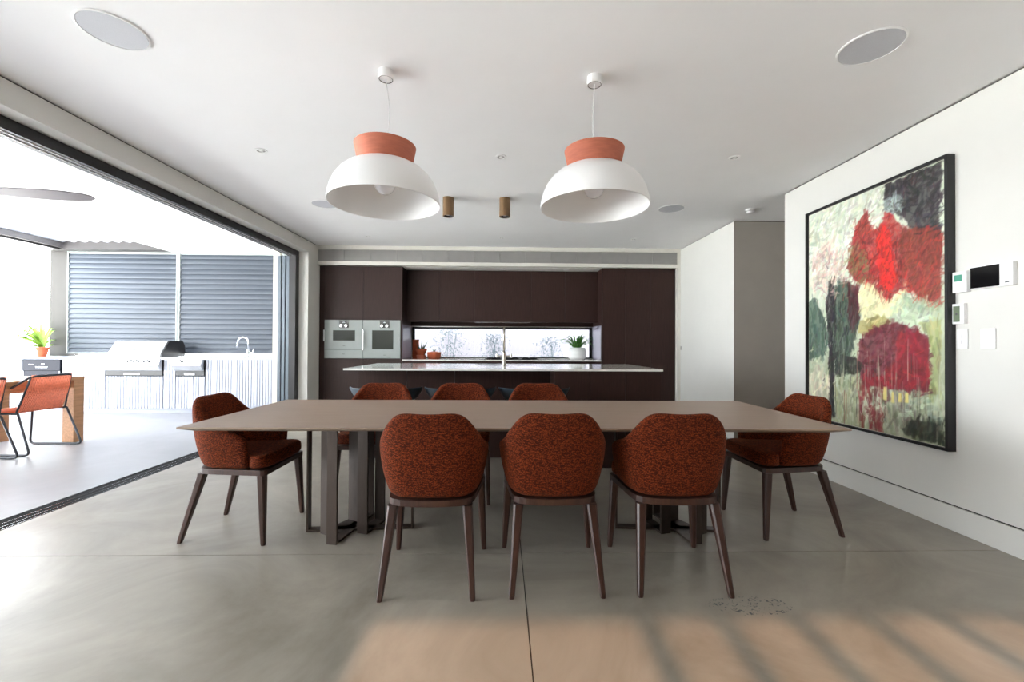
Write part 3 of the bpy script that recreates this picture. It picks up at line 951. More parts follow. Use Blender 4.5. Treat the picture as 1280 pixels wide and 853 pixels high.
for i, (x, y, lab) in enumerate(SP):
    if i == 0:
        sp.location = (x, y, HC)
        sp['label'] = lab
    else:
        dup(sp, (x, y, HC), 0, lab)
sm = thing('smoke_detector', 'white smoke detector on the ceiling at the hallway mouth', 'smoke detector', (2.82, 4.84, HC))
MB().lathe([(0.0, -0.0005), (0.055, -0.0005), (0.055, -0.018), (0.04, -0.018)], n=24).build('base', M['plasticw'], sm, smooth='auto')
MB().lathe([(0.04, -0.0185), (0.046, -0.03), (0.03, -0.042), (0.0, -0.045)], n=24).build('cover', M['plasticw'], sm, smooth='auto')

# bronze spot cylinders over the island
cs = thing('cylinder_spotlight', 'x', 'spotlight', (0, 0, 0), 0, 'bronze ceiling cylinders over the island')
MB().lathe([(0.0, -0.0005), (0.058, -0.0005), (0.058, -0.196), (0.050, -0.196), (0.048, -0.165), (0.0, -0.165)], n=32).build('body', M['brasswood'], cs, smooth='auto')
MB().lathe([(0.036, -0.166), (0.047, -0.166), (0.049, -0.1955), (0.044, -0.1955)], n=28, closed=True).build('baffle', M['black'], cs, smooth='auto')
MB().lathe([(0.0, -0.1655), (0.034, -0.1655), (0.03, -0.178), (0.0, -0.182)], n=20).build('lamp_lens', M['white'], cs, smooth='auto')
CS = [(-0.577, 4.585, 'bronze cylinder spotlight beside the left pendant shade'), (0.022, 4.585, 'bronze cylinder spotlight midway between the pendants'),
      (1.215, 4.585, 'bronze cylinder spotlight almost hidden behind the right pendant shade')]
for i, (x, y, lab) in enumerate(CS):
    if i == 0:
        cs.location = (x, y, HC)
        cs['label'] = lab
    else:
        dup(cs, (x, y, HC), 0, lab)

# ================================================================== ISLAND
it = box('island_worktop', M['stone'], -1.485, 1.535, 4.08, 5.22, 0.925, 0.94, bevel=0.002)
# cut the sink opening by building the top from four strips
bpy.data.objects.remove(it)
SX0, SX1, SY0, SY1 = -0.30, 0.36, 4.80, 5.08
it = MB().box(-1.485, 1.535, 4.08, SY0, 0.922, 0.94).box(-1.485, 1.535, SY1, 5.22, 0.922, 0.94).box(-1.485, SX0, SY0, SY1, 0.922, 0.94).box(SX1, 1.535, SY0, SY1, 0.922, 0.94).build('island_worktop', M['stone'])
tag(it, 'long white stone worktop on the dark kitchen island', 'worktop')
bs = thing('island_cabinet', 'dark brown kitchen island base with an open knee recess for stools', 'cabinet', (0, 4.1, 0))
box('carcass', M['veneer2'], 0.50, 1.525, 0.021, 1.05, 0.0, 0.9215, bs)
box('carcass', M['veneer2'], -1.475, 0.4995, 0.40, 0.68, 0.0, 0.9215, bs)
box('carcass', M['veneer2'], -1.475, -0.32, 0.6805, 1.05, 0.0, 0.9215, bs)
box('carcass', M['veneer2'], 0.38, 0.4995, 0.6805, 1.05, 0.0, 0.9215, bs)
for a, b in zip((0.50, 0.84, 1.18), (0.84, 1.18, 1.525)):
    front('door', a, b, 0.0, 0.92, 0.0, bs, 'veneer2')
for a, b in zip((-1.475, -0.98, -0.485, 0.01), (-0.98, -0.485, 0.01, 0.50)):
    front('knee_panel', a, b, 0.0, 0.92, 0.379, bs, 'veneer2')
sk = thing('sink', 'undermount steel sink set in the island worktop behind the tap', 'sink', (0.03, 4.94, 0.94))
MB().box(-0.325, -0.315, -0.135, 0.135, -0.2, -0.002).box(0.315, 0.325, -0.135, 0.135, -0.2, -0.002).box(-0.315, 0.315, -0.135, -0.125, -0.2, -0.002).box(-0.315, 0.315, 0.125, 0.135, -0.2, -0.002).box(-0.325, 0.325, -0.135, 0.135, -0.205, -0.2001).build('bowl', M['sinkm'], sk)
MB().lathe([(0.0, 0), (0.035, 0), (0.035, 0.004), (0.0, 0.004)], c=(0, 0, -0.2), n=20).build('drain', M['chrome'], sk)
tp = thing('kitchen_tap', 'slim satin nickel mixer tap rising from the island worktop', 'tap', (0.022, 4.62, 0.9405))
MB().cyl((0, 0, 0), (0, 0, 0.145), 0.0235, n=24).build('tap_body', M['chrome'], tp, smooth='auto')
MB().tube([(0, 0, 0.145), (0, 0, 0.33)] + [(0, 0.085 - 0.085 * math.cos(a), 0.33 + 0.075 * math.sin(a)) for a in [PI * i / 10 for i in range(1, 10)]] + [(0, 0.17, 0.32), (0, 0.172, 0.24)], 0.0125, n=12).build('spout', M['chrome'], tp, smooth=True)
MB().cyl((-0.075, 0, 0.105), (0.075, 0, 0.105), 0.009, n=12).cyl((-0.075, 0, 0.095), (-0.075, 0, 0.13), 0.012, n=12).cyl((0.075, 0, 0.095), (0.075, 0, 0.13), 0.012, n=12).build('lever', M['chrome'], tp, smooth='auto')

# ================================================================== STOOLS
st = thing('bar_stool', 'x', 'stool', (0, 0, 0), 0, 'dark navy bar stools at the island')
# scooped shell: rings from seat centre to the rim; local +y faces the island
R_, A_ = 8, 32
vs, fs = [], []
for layer in (0, 1):
    for i in range(R_ + 1):
        t_ = i / R_
        for k in range(A_):
            a = 2 * PI * k / A_
            x, y = 0.32 * math.cos(a), 0.213 * math.sin(a)
            rim = 0.155 - 0.125 * max(0, math.sin(a)) ** 1.2
            z = 0.635 + rim * t_ ** 2.8 - (0.010 if layer else 0)
            rr = t_ ** 0.6
            vs.append((x * rr, y * rr, z))
nl = (R_ + 1) * A_
for layer in (0, 1):
    for i in range(R_):
        for k in range(A_):
            a, b = layer * nl + i * A_ + k, layer * nl + i * A_ + (k + 1) % A_
            fs.append((a, b, b + A_, a + A_))
for k in range(A_):
    a, b = R_ * A_ + k, R_ * A_ + (k + 1) % A_
    fs.append((a, b, b + nl, a + nl))
MB().add(vs, fs).build('shell', M['navy'], st, smooth='auto')
for (sx, sy) in ((-1, -1), (1, -1), (-1, 1), (1, 1)):
    MB().tube([(sx * 0.1, sy * 0.08, 0.628), (sx * 0.2, sy * 0.19, 0.0)], 0.011).build('leg', M['black'], st, smooth=True)
MB().tube([(-0.168, -0.155, 0.2), (0.168, -0.155, 0.2), (0.168, 0.155, 0.2), (-0.168, 0.155, 0.2)], 0.008, closed=True).build('footrest', M['black'], st, smooth=True)
for i, (x, lab) in enumerate(((-1.03, 'leftmost dark navy bar stool, its rim showing left of the far chairs'),
                              (-0.37, 'middle dark navy bar stool, seen between the far left and far middle chairs'),
                              (0.29, 'third dark navy bar stool, mostly behind the far right chair'))):
    if i == 0:
        st.location = (x, 3.89, 0)
        st['label'] = lab
    else:
        dup(st, (x, 3.89, 0), 0, lab)

# ================================================================== DINING TABLE
dt = thing('dining_table', 'long taupe dining table with a thin top on dark loop-frame bases', 'table', (0.085, 2.72, 0), math.radians(-0.6))
HWT, HDT = 1.70, 0.545
vs = []
for (dx, z) in ((0.0, 0.750), (0.0, 0.741), (0.055, 0.722)):
    vs += [(-HWT + dx, -HDT + dx, z), (HWT - dx, -HDT + dx, z), (HWT - dx, HDT - dx, z), (-HWT + dx, HDT - dx, z)]
fs = [(0, 1, 2, 3), (11, 10, 9, 8)]
for L_ in (0, 4):
    for i in range(4):
        fs.append((L_ + i, L_ + 4 + i, L_ + 4 + (i + 1) % 4, L_ + (i + 1) % 4))
MB().add(vs, fs).build('tabletop', M['tabletop'], dt, bevel=0.0015)


def loop(p0, p1, wid, thick, parent):
    """upright rectangular loop of flat bar from p0 to p1 on the floor; wid across the loop, thick within it"""
    d = Vector((p1[0] - p0[0], p1[1] - p0[1], 0))
    L_ = d.length
    T = Matrix.Translation((p0[0], p0[1], 0)) @ Matrix.Rotation(math.atan2(d.y, d.x), 4, 'Z')
    mb = MB()
    mb.box(0, thick, -wid / 2, wid / 2, 0.0, 0.7215, T).box(L_ - thick, L_, -wid / 2, wid / 2, 0.0, 0.7215, T)
    mb.box(thick, L_ - thick, -wid / 2, wid / 2, 0.0, 0.012, T).box(thick, L_ - thick, -wid / 2, wid / 2, 0.709, 0.7215, T)
    return mb.build('base_loop', M['bronze'], parent)


for s in (1, -1):
    cx = -0.97
    def P(x, y, s=s):
        return ((x - 0.085) * s if s == 1 else -(x - 0.085), y - 2.72)
    loop(P(-1.21, 2.73), P(-0.56, 2.78), 0.055, 0.012, dt)
    loop(P(-0.985, 2.535), P(-0.905, 2.99), 0.062, 0.014, dt)
    loop(P(-1.065, 2.66), P(-0.955, 2.86), 0.11, 0.014, dt)
    loop(P(-0.855, 2.68), P(-0.80, 2.88), 0.068, 0.014, dt)

# ================================================================== DINING CHAIRS
# local +y is the front of the chair
ch = thing('dining_chair', 'x', 'chair', (0, 0, 0), 0, 'rust woven dining chairs around the table')
half = [(-0.262, 0.155), (-0.276, 0.07), (-0.276, -0.02), (-0.262, -0.10), (-0.236, -0.165), (-0.19, -0.21), (-0.12, -0.228), (-0.045, -0.234)]
tops_half = [0.610, 0.655, 0.684, 0.702, 0.768, 0.842, 0.852, 0.846]
plan = half + [(-x, y) for x, y in half[::-1]]
tops = tops_half + tops_half[::-1]


def sx(z):
    return float(np.interp(z, [0.43, 0.50, 0.58, 0.66, 0.75, 0.85], [0.80, 0.90, 0.965, 1.0, 0.99, 0.93]))


def sy(z):
    return float(np.interp(z, [0.43, 0.50, 0.58, 0.66, 0.75, 0.85], [0.76, 0.84, 0.91, 0.96, 1.0, 1.03]))


loops = []
for i, ((x, y), tz) in enumerate(zip(plan, tops)):
    a, b = plan[max(i - 1, 0)], plan[min(i + 1, len(plan) - 1)]
    tx, ty = b[0] - a[0], b[1] - a[1]
    l = math.hypot(tx, ty)
    nx, ny = -ty / l, tx / l                 # inward normal
    if nx * (-x) + ny * (0.02 - y) < 0:
        nx, ny = -nx, -ny
    th = 0.05 if 0 < i < len(plan) - 1 else 0.036
    col = []
    zb = 0.432
    for fr_ in (0.0, 0.18, 0.4, 0.64, 0.85, 0.96):
        z = zb + fr_ * (tz - zb)
        yy = y * sy(z) if y < 0 else y
        xx = x * (sx(z) if y < 0.12 else 0.5 + 0.5 * sx(z))
        col.append((xx, yy, z))
    z = tz
    yy = y * sy(z) if y < 0 else y
    col.append((x * sx(z) + nx * th * 0.5, yy + ny * th * 0.5, z + 0.004))
    for fr_ in (0.96, 0.85, 0.64, 0.4, 0.18, 0.0):
        z = zb + fr_ * (tz - zb)
        yy = y * sy(z) if y < 0 else y
        col.append((x * sx(z) + nx * th, yy + ny * th, z))
    loops.append(col)
m_ = len(loops[0])
vs = [p for c in loops for p in c]
fs = []
for i in range(len(loops) - 1):
    for k in range(m_):
        fs.append((i * m_ + k, i * m_ + (k + 1) % m_, (i + 1) * m_ + (k + 1) % m_, (i + 1) * m_ + k))
for e in (0, len(loops) - 1):
    o_ = e * m_
    for k in range(6):
        q = (o_ + k, o_ + k + 1, o_ + m_ - 2 - k, o_ + m_ - 1 - k)
        if len(set(q)) == 4:
            fs.append(q)
        else:
            fs.append(tuple(dict.fromkeys(q)))
MB().add(vs, fs).build('backrest', M['fabric'], ch, smooth=True, subsurf=2)
# seat cushion: full width in front of the arms, narrower between them
out = [(-0.12, -0.155), (-0.175, -0.12), (-0.192, -0.04), (-0.196, 0.08), (-0.205, 0.150), (-0.243, 0.166), (-0.246, 0.215), (-0.225, 0.262), (-0.12, 0.276)]
out = out + [(-x, y) for x, y in out[::-1]]
vs, fs = [], []
lay = [(0.97, 0.438), (1.0, 0.446), (1.0, 0.49), (0.975, 0.511), (0.86, 0.518), (0.5, 0.521)]
n = len(out)
for (s_, z) in lay:
    for (x, y) in out:
        vs.append((x * s_, 0.05 + (y - 0.05) * s_, z))
for j in range(len(lay) - 1):
    for i in range(n):
        fs.append((j * n + i, j * n + (i + 1) % n, (j + 1) * n + (i + 1) % n, (j + 1) * n + i))
vs += [(0, 0.05, 0.438), (0, 0.05, 0.522)]
c0, c1 = len(vs) - 2, len(vs) - 1
for i in range(n):
    fs.append((c0, (i + 1) % n, i))
    fs.append((c1, (len(lay) - 1) * n + i, (len(lay) - 1) * n + (i + 1) % n))
MB().add(vs, fs).build('seat', M['fabric'], ch, smooth=True, subsurf=1)
ap = [(-0.04, -0.186), (-0.09, -0.182), (-0.14, -0.172), (-0.175, -0.156), (-0.198, -0.132), (-0.21, -0.09), (-0.228, 0.06), (-0.246, 0.23), (-0.240, 0.250), (-0.225, 0.26)]
ap = ap + [(-x, y) for x, y in ap[::-1]]
MB().prism(ap, 0.400, 0.431).build('seat_frame', M['legwood'], ch, bevel=0.002)
for (tx, ty, bx, by, tw) in ((-0.178, -0.142, -0.212, -0.25, 0.024), (0.178, -0.142, 0.212, -0.25, 0.024), (-0.222, 0.228, -0.243, 0.25, 0.024), (0.222, 0.228, 0.243, 0.25, 0.024)):
    vs = []
    for (cx, cy, z, w) in ((bx, by, 0.0, 0.0115), (bx * 0.97 + tx * 0.03, by * 0.97 + ty * 0.03, 0.012, 0.0135), (tx, ty, 0.3995, tw)):
        for (a, b) in ((-1, -0.6), (-0.6, -1), (0.6, -1), (1, -0.6), (1, 0.6), (0.6, 1), (-0.6, 1), (-1, 0.6)):
            vs.append((cx + a * w, cy + b * w, z))
    fs = [tuple(range(8))[::-1], tuple(range(16, 24))]
    for j in (0, 8):
        for i in range(8):
            fs.append((j + i, j + (i + 1) % 8, j + 8 + (i + 1) % 8, j + 8 + i))
    MB().add(vs, fs).build('leg', M['legwood'], ch)
R = math.radians
CH = [(-0.34, 2.237, 0, 'rust woven dining chair on the near side, left one of three, back to us'),
      (0.262, 2.252, 0, 'rust woven dining chair on the near side, middle one of three, back to us'),
      (0.868, 2.25, -1.5, 'rust woven dining chair on the near side, right one of three, back to us'),
      (-1.628, 2.79, -90, 'rust woven dining chair at the left end of the table, beside the terrace opening'),
      (1.84, 2.82, 91, 'rust woven dining chair at the right end of the table, below the painting'),
      (-0.975, 3.42, 180, 'rust woven chair on the far side, leftmost, only its back top showing'),
      (-0.335, 3.42, 180, 'rust woven chair on the far side, middle one, only its top showing'),
      (0.30, 3.42, 180, 'rust woven chair on the far side, rightmost, only its top showing')]
for i, (x, y, a, lab) in enumerate(CH):
    if i == 0:
        ch.location = (x, y, 0)
        ch.rotation_euler = (0, 0, R(a))
        ch['label'] = lab
    else:
        dup(ch, (x, y, 0), R(a), lab)

# ================================================================== PENDANTS
def pendant(x, y, lab, bend):
    p = thing('pendant_lamp', lab, 'lamp', (x, y, 0), 0, 'white dome pendants with terracotta necks')
    MB().lathe([(0.0, HC - 0.0005), (0.041, HC - 0.0005), (0.043, HC - 0.05), (0.039, HC - 0.05), (0.0385, HC - 0.047), (0.0, HC - 0.047)], n=32).build('ceiling_rose', M['white'], p, smooth='auto')
    MB().lathe([(0.036, HC - 0.0471), (0.0385, HC - 0.0471), (0.0385, HC - 0.0495), (0.036, HC - 0.0495)], n=32, closed=True).build('rose_ring', M['black'], p)
    pts = []
    for i in range(13):
        t_ = i / 12
        pts.append((bend * math.sin(t_ * PI), 0.0, (HC - 0.047) * (1 - t_) + 2.262 * t_))
    MB().tube(pts, 0.0028, n=6).build('cord', M['cord'], p, smooth=True)
    MB().lathe([(0.0, 2.205), (0.148, 2.187), (0.151, 2.195), (0.171, 2.292), (0.168, 2.293), (0.150, 2.262), (0.0, 2.262)], n=48).build('neck', M['terracotta'], p, smooth='auto')
    prof = [(0.150, 2.186), (0.178, 2.176), (0.213, 2.156), (0.247, 2.125), (0.274, 2.088), (0.293, 2.045), (0.305, 2.0), (0.311, 1.962), (0.308, 1.960)]
    inner = [(r_ - 0.006, z_ - 0.005 if i < 3 else z_) for i, (r_, z_) in enumerate(prof[:-1])][::-1]
    inner = [(r_, z_) for r_, z_ in inner]
    MB().lathe([(0.0, 2.186)] + prof + inner + [(0.0, 2.178)], n=64).build('shade', M['white'], p, smooth='auto')
    MB().cyl((0, 0, 2.13), (0, 0, 2.177), 0.026, 0.03, 20).build('lamp_holder', M['white'], p, smooth='auto')
    MB().lathe([(0.0, -0.058), (0.022, -0.054), (0.042, -0.04), (0.055, -0.018), (0.058, 0.004), (0.05, 0.03), (0.033, 0.048), (0.022, 0.052), (0.0, 0.052)], c=(0, 0, 2.075), n=28).build('bulb', M['bulb'], p, smooth=True)
    return p


pendant(-0.668, 2.46, 'left white dome pendant lamp with a terracotta neck', 0.022)
pendant(0.527, 2.475, 'right white dome pendant lamp with a terracotta neck', -0.008)

# ================================================================== RIGHT WALL
pt = thing('painting', 'large abstract painting in reds, greens and cream in a deep black frame', 'painting', (XR, 3.306, 0))
PY0, PY1, PZ0, PZ1 = 3.925, 2.69, 0.53, 2.375
MB().box(-0.055, -0.001, 0.622, 0.64, 0.508, 2.397).box(-0.055, -0.001, -0.64, -0.622, 0.508, 2.397) \
    .box(-0.055, -0.001, -0.622, 0.622, 2.379, 2.397).box(-0.055, -0.001, -0.622, 0.622, 0.508, 0.526).build('frame', M['black'], pt)
POLY = [
    ('topleft',[(-0.011,1.011),(0.647,0.994),(0.608,0.814),(0.378,0.818),(0.296,0.686),(-0.011,0.701)]),
    ('pink',[(0.04,0.802),(0.189,0.849),(0.331,0.718),(0.364,0.643),(0.225,0.649),(0.039,0.604)]),
    ('dark',[(0.647,0.994),(0.973,1.003),(0.972,0.722),(0.859,0.752),(0.813,0.793),(0.755,0.844),(0.647,0.897)]),
    ('grey',[(0.636,0.9),(0.647,0.936),(0.721,0.932),(0.755,0.905),(0.751,0.869),(0.695,0.875),(0.652,0.877)]),
    ('red',[(0.391,0.774),(0.43,0.862),(0.51,0.922),(0.551,0.834),(0.608,0.83),(0.647,0.888),(0.715,0.842),(0.765,0.786),(0.836,0.789),(0.972,0.75),(0.971,0.486),(0.858,0.517),(0.812,0.532),(0.739,0.568),(0.672,0.523),(0.607,0.537),(0.538,0.592),(0.429,0.636),(0.364,0.696)]),
    ('redbright',[(0.585,0.785),(0.63,0.836),(0.673,0.803),(0.694,0.673),(0.724,0.607),(0.672,0.561),(0.618,0.585),(0.596,0.685)]),
    ('redbrown',[(0.755,0.804),(0.859,0.785),(0.972,0.75),(0.971,0.486),(0.858,0.522),(0.789,0.6),(0.74,0.729)]),
    ('rustleft',[(0.455,0.841),(0.51,0.922),(0.546,0.842),(0.528,0.795),(0.467,0.77)]),
    ('olive',[(0.364,0.778),(0.442,0.795),(0.516,0.736),(0.539,0.642),(0.479,0.611),(0.391,0.675)]),
    ('darkcol',[(0.254,0.631),(0.364,0.636),(0.429,0.56),(0.453,0.461),(0.402,0.358),(0.35,0.244),(0.253,0.218),(0.224,0.396)]),
    ('wine2',[(0.364,0.636),(0.454,0.599),(0.466,0.468),(0.415,0.421),(0.377,0.472),(0.364,0.571)]),
    ('black1',[(0.158,0.549),(0.196,0.644),(0.24,0.633),(0.261,0.469),(0.239,0.21),(0.253,0.027),(0.194,0.02),(0.195,0.358)]),
    ('teal',[(-0.011,0.56),(0.056,0.587),(0.15,0.473),(0.195,0.396),(0.15,0.301),(-0.011,0.278)]),
    ('cream',[(0.454,0.592),(0.503,0.622),(0.562,0.596),(0.607,0.546),(0.672,0.523),(0.734,0.562),(0.773,0.565),(0.783,0.509),(0.713,0.476),(0.628,0.455),(0.55,0.444),(0.491,0.46),(0.466,0.512)]),
    ('olive2',[(0.466,0.454),(0.55,0.471),(0.628,0.468),(0.671,0.44),(0.584,0.404),(0.491,0.392),(0.441,0.399)]),
    ('palegreen',[(0.672,0.504),(0.783,0.552),(0.971,0.498),(0.97,0.428),(0.857,0.422),(0.764,0.443),(0.65,0.447)]),
    ('sage',[(0.849,0.44),(0.97,0.441),(0.969,0.147),(0.901,0.156),(0.911,0.357),(0.885,0.41)]),
    ('winered',[(0.453,0.379),(0.526,0.411),(0.606,0.429),(0.723,0.438),(0.84,0.417),(0.893,0.386),(0.906,0.328),(0.901,0.213),(0.892,0.172),(0.762,0.177),(0.66,0.179),(0.49,0.182),(0.447,0.255)]),
    ('redright',[(0.723,0.408),(0.857,0.404),(0.902,0.358),(0.906,0.214),(0.888,0.178),(0.752,0.183),(0.49,0.182),(0.478,0.235),(0.628,0.222),(0.713,0.295)]),
    ('smudge',[(0.21,0.291),(0.282,0.321),(0.364,0.301),(0.478,0.283),(0.466,0.242),(0.363,0.223),(0.267,0.211),(0.195,0.246)]),
    ('lowmid',[(0.253,0.218),(0.466,0.221),(0.489,-0.015),(0.253,-0.003)]),
    ('redlow',[(0.453,0.186),(0.67,0.18),(0.649,0.07),(0.627,0.0),(0.465,0.009),(0.453,0.083)]),
    ('greylow',[(0.628,0.171),(0.901,0.173),(0.892,0.12),(0.81,0.058),(0.659,0.008),(0.628,0.1)]),
    ('palelow',[(0.712,0.121),(0.857,0.158),(0.969,0.156),(0.968,0.078),(0.856,0.069),(0.732,0.073)]),
    ('darklow',[(0.751,0.027),(0.81,0.064),(0.968,0.078),(0.968,0.01),(0.761,0.003)]),
    ('creamleft',[(-0.011,0.198),(0.087,0.261),(0.194,0.189),(0.194,0.012),(-0.012,0.014)]),
    ('y1',[(0.628,0.184),(0.644,0.185),(0.649,0.134),(0.633,0.133)]),
    ('y2',[(0.681,0.168),(0.707,0.167),(0.702,0.126),(0.686,0.128)]),
    ('y3',[(0.732,0.166),(0.752,0.167),(0.747,0.133),(0.732,0.132)]),
    ('y4',[(0.767,0.169),(0.796,0.171),(0.781,0.133),(0.767,0.135)]),
    ('w1',[(0.477,0.072),(0.513,0.082),(0.548,0.059),(0.525,0.043),(0.489,0.046)]),
    ('w2',[(0.572,0.108),(0.638,0.107),(0.628,0.087),(0.583,0.089)]),
]
PC = dict(topleft=(222, 226, 206), pink=(216, 190, 178), dark=(44, 40, 44), grey=(168, 182, 178), red=(158, 44, 42), redbright=(226, 44, 40), redbrown=(128, 58, 48),
          rustleft=(150, 74, 62), olive=(134, 118, 78), darkcol=(62, 76, 66), wine2=(76, 30, 36), black1=(38, 36, 38), teal=(70, 90, 78), cream=(224, 216, 166),
          olive2=(160, 148, 88), palegreen=(186, 202, 172), sage=(158, 164, 110), winered=(98, 32, 44), redright=(142, 36, 46), smudge=(42, 44, 40), lowmid=(150, 154, 122),
          redlow=(128, 42, 46), greylow=(142, 138, 120), palelow=(176, 190, 164), darklow=(58, 62, 50), creamleft=(212, 206, 180), y1=(228, 214, 130), y2=(228, 214, 130),
          y3=(224, 206, 120), y4=(228, 214, 130), w1=(222, 218, 196), w2=(216, 212, 190))


def paint(nu, nv):
    def noise(fu, fv, seed):
        q = np.random.RandomState(seed)
        gr = q.rand(fv + 2, fu + 2)
        uu, vv = np.meshgrid(np.linspace(0, fu, nu), np.linspace(0, fv, nv))
        iu, iv = uu.astype(int), vv.astype(int)
        tu, tv = uu - iu, vv - iv
        tu, tv = tu * tu * (3 - 2 * tu), tv * tv * (3 - 2 * tv)
        return (gr[iv, iu] * (1 - tu) + gr[iv, iu + 1] * tu) * (1 - tv) + (gr[iv + 1, iu] * (1 - tu) + gr[iv + 1, iu + 1] * tu) * tv - 0.5
    U, V = np.meshgrid(np.linspace(0, 1, nu), np.linspace(0, 1, nv))
    asp = 1.85 / 1.24
    rs = np.random.RandomState(12)

    def inside(pl, x, y):
        r_ = np.zeros(np.shape(x), bool)
        for i in range(len(pl)):
            xa, ya = pl[i]
            xb, yb = pl[(i + 1) % len(pl)]
            if ya == yb:
                continue
            r_ ^= ((ya > y) != (yb > y)) & (x < (xb - xa) * (y - ya) / (yb - ya) + xa)
        return r_
    img = np.zeros((nv, nu, 3))
    bt, bb = np.array((216, 226, 206.)), np.array((164, 172, 142.))
    img[:] = bb + (bt - bb) * np.clip((V - 0.2) / 0.5, 0, 1)[..., None]

    def stroke(cx, cy, ang, ln, wd, col, al):
        """one bristly brush mark centred at cx, cy in canvas fractions"""
        ex = ln
        i0, i1 = int((cx - ex) * nu), int((cx + ex) * nu) + 2
        j0, j1 = int((cy - ex / asp) * nv), int((cy + ex / asp) * nv) + 2
        i0, j0, i1, j1 = max(i0, 0), max(j0, 0), min(i1, nu), min(j1, nv)
        if i1 <= i0 or j1 <= j0:
            return
        du, dv = U[j0:j1, i0:i1] - cx, (V[j0:j1, i0:i1] - cy) * asp
        ca_, sa_ = math.cos(ang), math.sin(ang)
        p_, q_ = du * ca_ + dv * sa_, -du * sa_ + dv * ca_ + 0.25 * du * du
        m = np.clip((ln * 0.5 - np.abs(p_)) / 0.008, 0, 1) * np.clip((wd * 0.5 - np.abs(q_)) / 0.004, 0, 1)
        br = 0.75 + 0.35 * np.sin(q_ * 900 + rs.rand() * 6) * rs.rand()
        m = np.clip(m * al * br, 0, 1)[..., None]
        img[j0:j1, i0:i1] = img[j0:j1, i0:i1] * (1 - m) + np.clip(col, 0, 255) * m

    def scatter(pl, col, density, ang, spread, lr, wr_, al, jit=0.16, hue=10):
        xs_, ys_ = [p[0] for p in pl], [p[1] for p in pl]
        x0, x1, y0, y1 = min(xs_), max(xs_), min(ys_), max(ys_)
        n_ = int((x1 - x0) * (y1 - y0) * asp * density) + 3
        for _ in range(n_):
            x, y = rs.uniform(x0, x1), rs.uniform(y0, y1)
            if not inside(pl, x, y):
                continue
            c = np.array(col, float) * rs.uniform(1 - jit, 1 + jit) + rs.uniform(-hue, hue, 3)
            stroke(x, y, ang + rs.normal(0, spread), rs.uniform(*lr), rs.uniform(*wr_), c, rs.uniform(al * 0.6, al))
    whole = [(0, 0), (1, 0), (1, 1), (0, 1)]
    scatter(whole, (206, 214, 190), 700, 1.5, 0.5, (0.04, 0.14), (0.012, 0.035), 0.5, 0.07)
    scatter([(0, 0.55), (0.6, 0.6), (0.55, 1), (0, 1)], (228, 232, 216), 900, 1.2, 0.5, (0.04, 0.12), (0.012, 0.03), 0.6, 0.05)
    scatter([(0, 0.62), (0.35, 0.62), (0.3, 0.9), (0, 0.92)], (226, 204, 180), 400, 1.4, 0.4, (0.04, 0.1), (0.012, 0.03), 0.45, 0.05)
    vert = ('darkcol', 'black1', 'lowmid', 'redlow', 'greylow', 'darklow', 'teal', 'creamleft', 'sage', 'wine2')
    wu = 0.018 * noise(12, 16, 1) + 0.014 * noise(40, 60, 2)
    wv = 0.018 * noise(12, 16, 5) + 0.014 * noise(50, 50, 6)
    for name, pl in POLY:
        col = np.array(PC[name], float)
        if len(name) == 2:
            cx, cy = sum(p[0] for p in pl) / len(pl), sum(p[1] for p in pl) / len(pl)
            ln = (max(p[1] for p in pl) - min(p[1] for p in pl)) * asp
            if name[0] == 'y':
                for _ in range(4):
                    stroke(cx + rs.normal(0, 0.003), cy, 1.57 + rs.normal(0, 0.1), ln * 1.1, 0.018, col * rs.uniform(0.92, 1.05), 0.95)
            else:
                for _ in range(16):
                    stroke(cx + rs.normal(0, 0.022), cy + rs.normal(0, 0.01), rs.uniform(0, 3), 0.03, 0.007, col * rs.uniform(0.9, 1.08), 0.9)
            continue
        soft = name in ('pink', 'topleft', 'lowmid', 'olive', 'rustleft', 'greylow', 'palelow', 'redlow')
        if not soft:
            a = inside(pl, U + wu, V + wv).astype(float)
            a[1:-1, 1:-1] = (a[1:-1, 1:-1] * 2 + a[:-2, 1:-1] + a[2:, 1:-1] + a[1:-1, :-2] + a[1:-1, 2:]) / 6
            sh = 1 + 0.35 * noise(9, 12, 200 + len(name))
            img[:] = img * (1 - 0.72 * a[..., None]) + col * sh[..., None] * 0.72 * a[..., None]
        ang = 1.57 if name in vert else rs.uniform(0.4, 1.3)
        scatter(pl, col, 1900 if soft else 1700, ang, 0.25 if name in vert else 0.8, (0.03, 0.11), (0.008, 0.03), 0.75, 0.28, 11)
    # scattered accents seen in the picture
    P = dict(POLY)
    scatter(P['red'], (208, 60, 50), 900, 1.2, 0.6, (0.03, 0.09), (0.006, 0.014), 0.8)
    scatter([(0.32, 0.55), (0.5, 0.55), (0.48, 0.9), (0.36, 0.9)], (150, 84, 66), 500, 1.3, 0.5, (0.03, 0.09), (0.006, 0.016), 0.7)
    scatter(P['red'], (96, 40, 38), 1000, 1.2, 0.6, (0.03, 0.08), (0.006, 0.014), 0.7)
    scatter(P['redbrown'], (160, 84, 66), 2200, 1.1, 0.4, (0.03, 0.08), (0.005, 0.011), 0.6)
    scatter(P['redbrown'], (120, 74, 58), 900, 1.4, 0.5, (0.03, 0.08), (0.005, 0.012), 0.6)
    scatter([(0.08, 0.55), (0.36, 0.58), (0.34, 0.8), (0.06, 0.8)], (204, 160, 150), 800, 1.1, 0.8, (0.03, 0.09), (0.006, 0.018), 0.65)
    scatter(P['olive'], (120, 116, 72), 1600, 1.0, 0.7, (0.03, 0.07), (0.008, 0.018), 0.7)
    scatter(P['redbright'], (244, 52, 44), 1800, 1.3, 0.5, (0.03, 0.07), (0.008, 0.016), 0.8, 0.08)
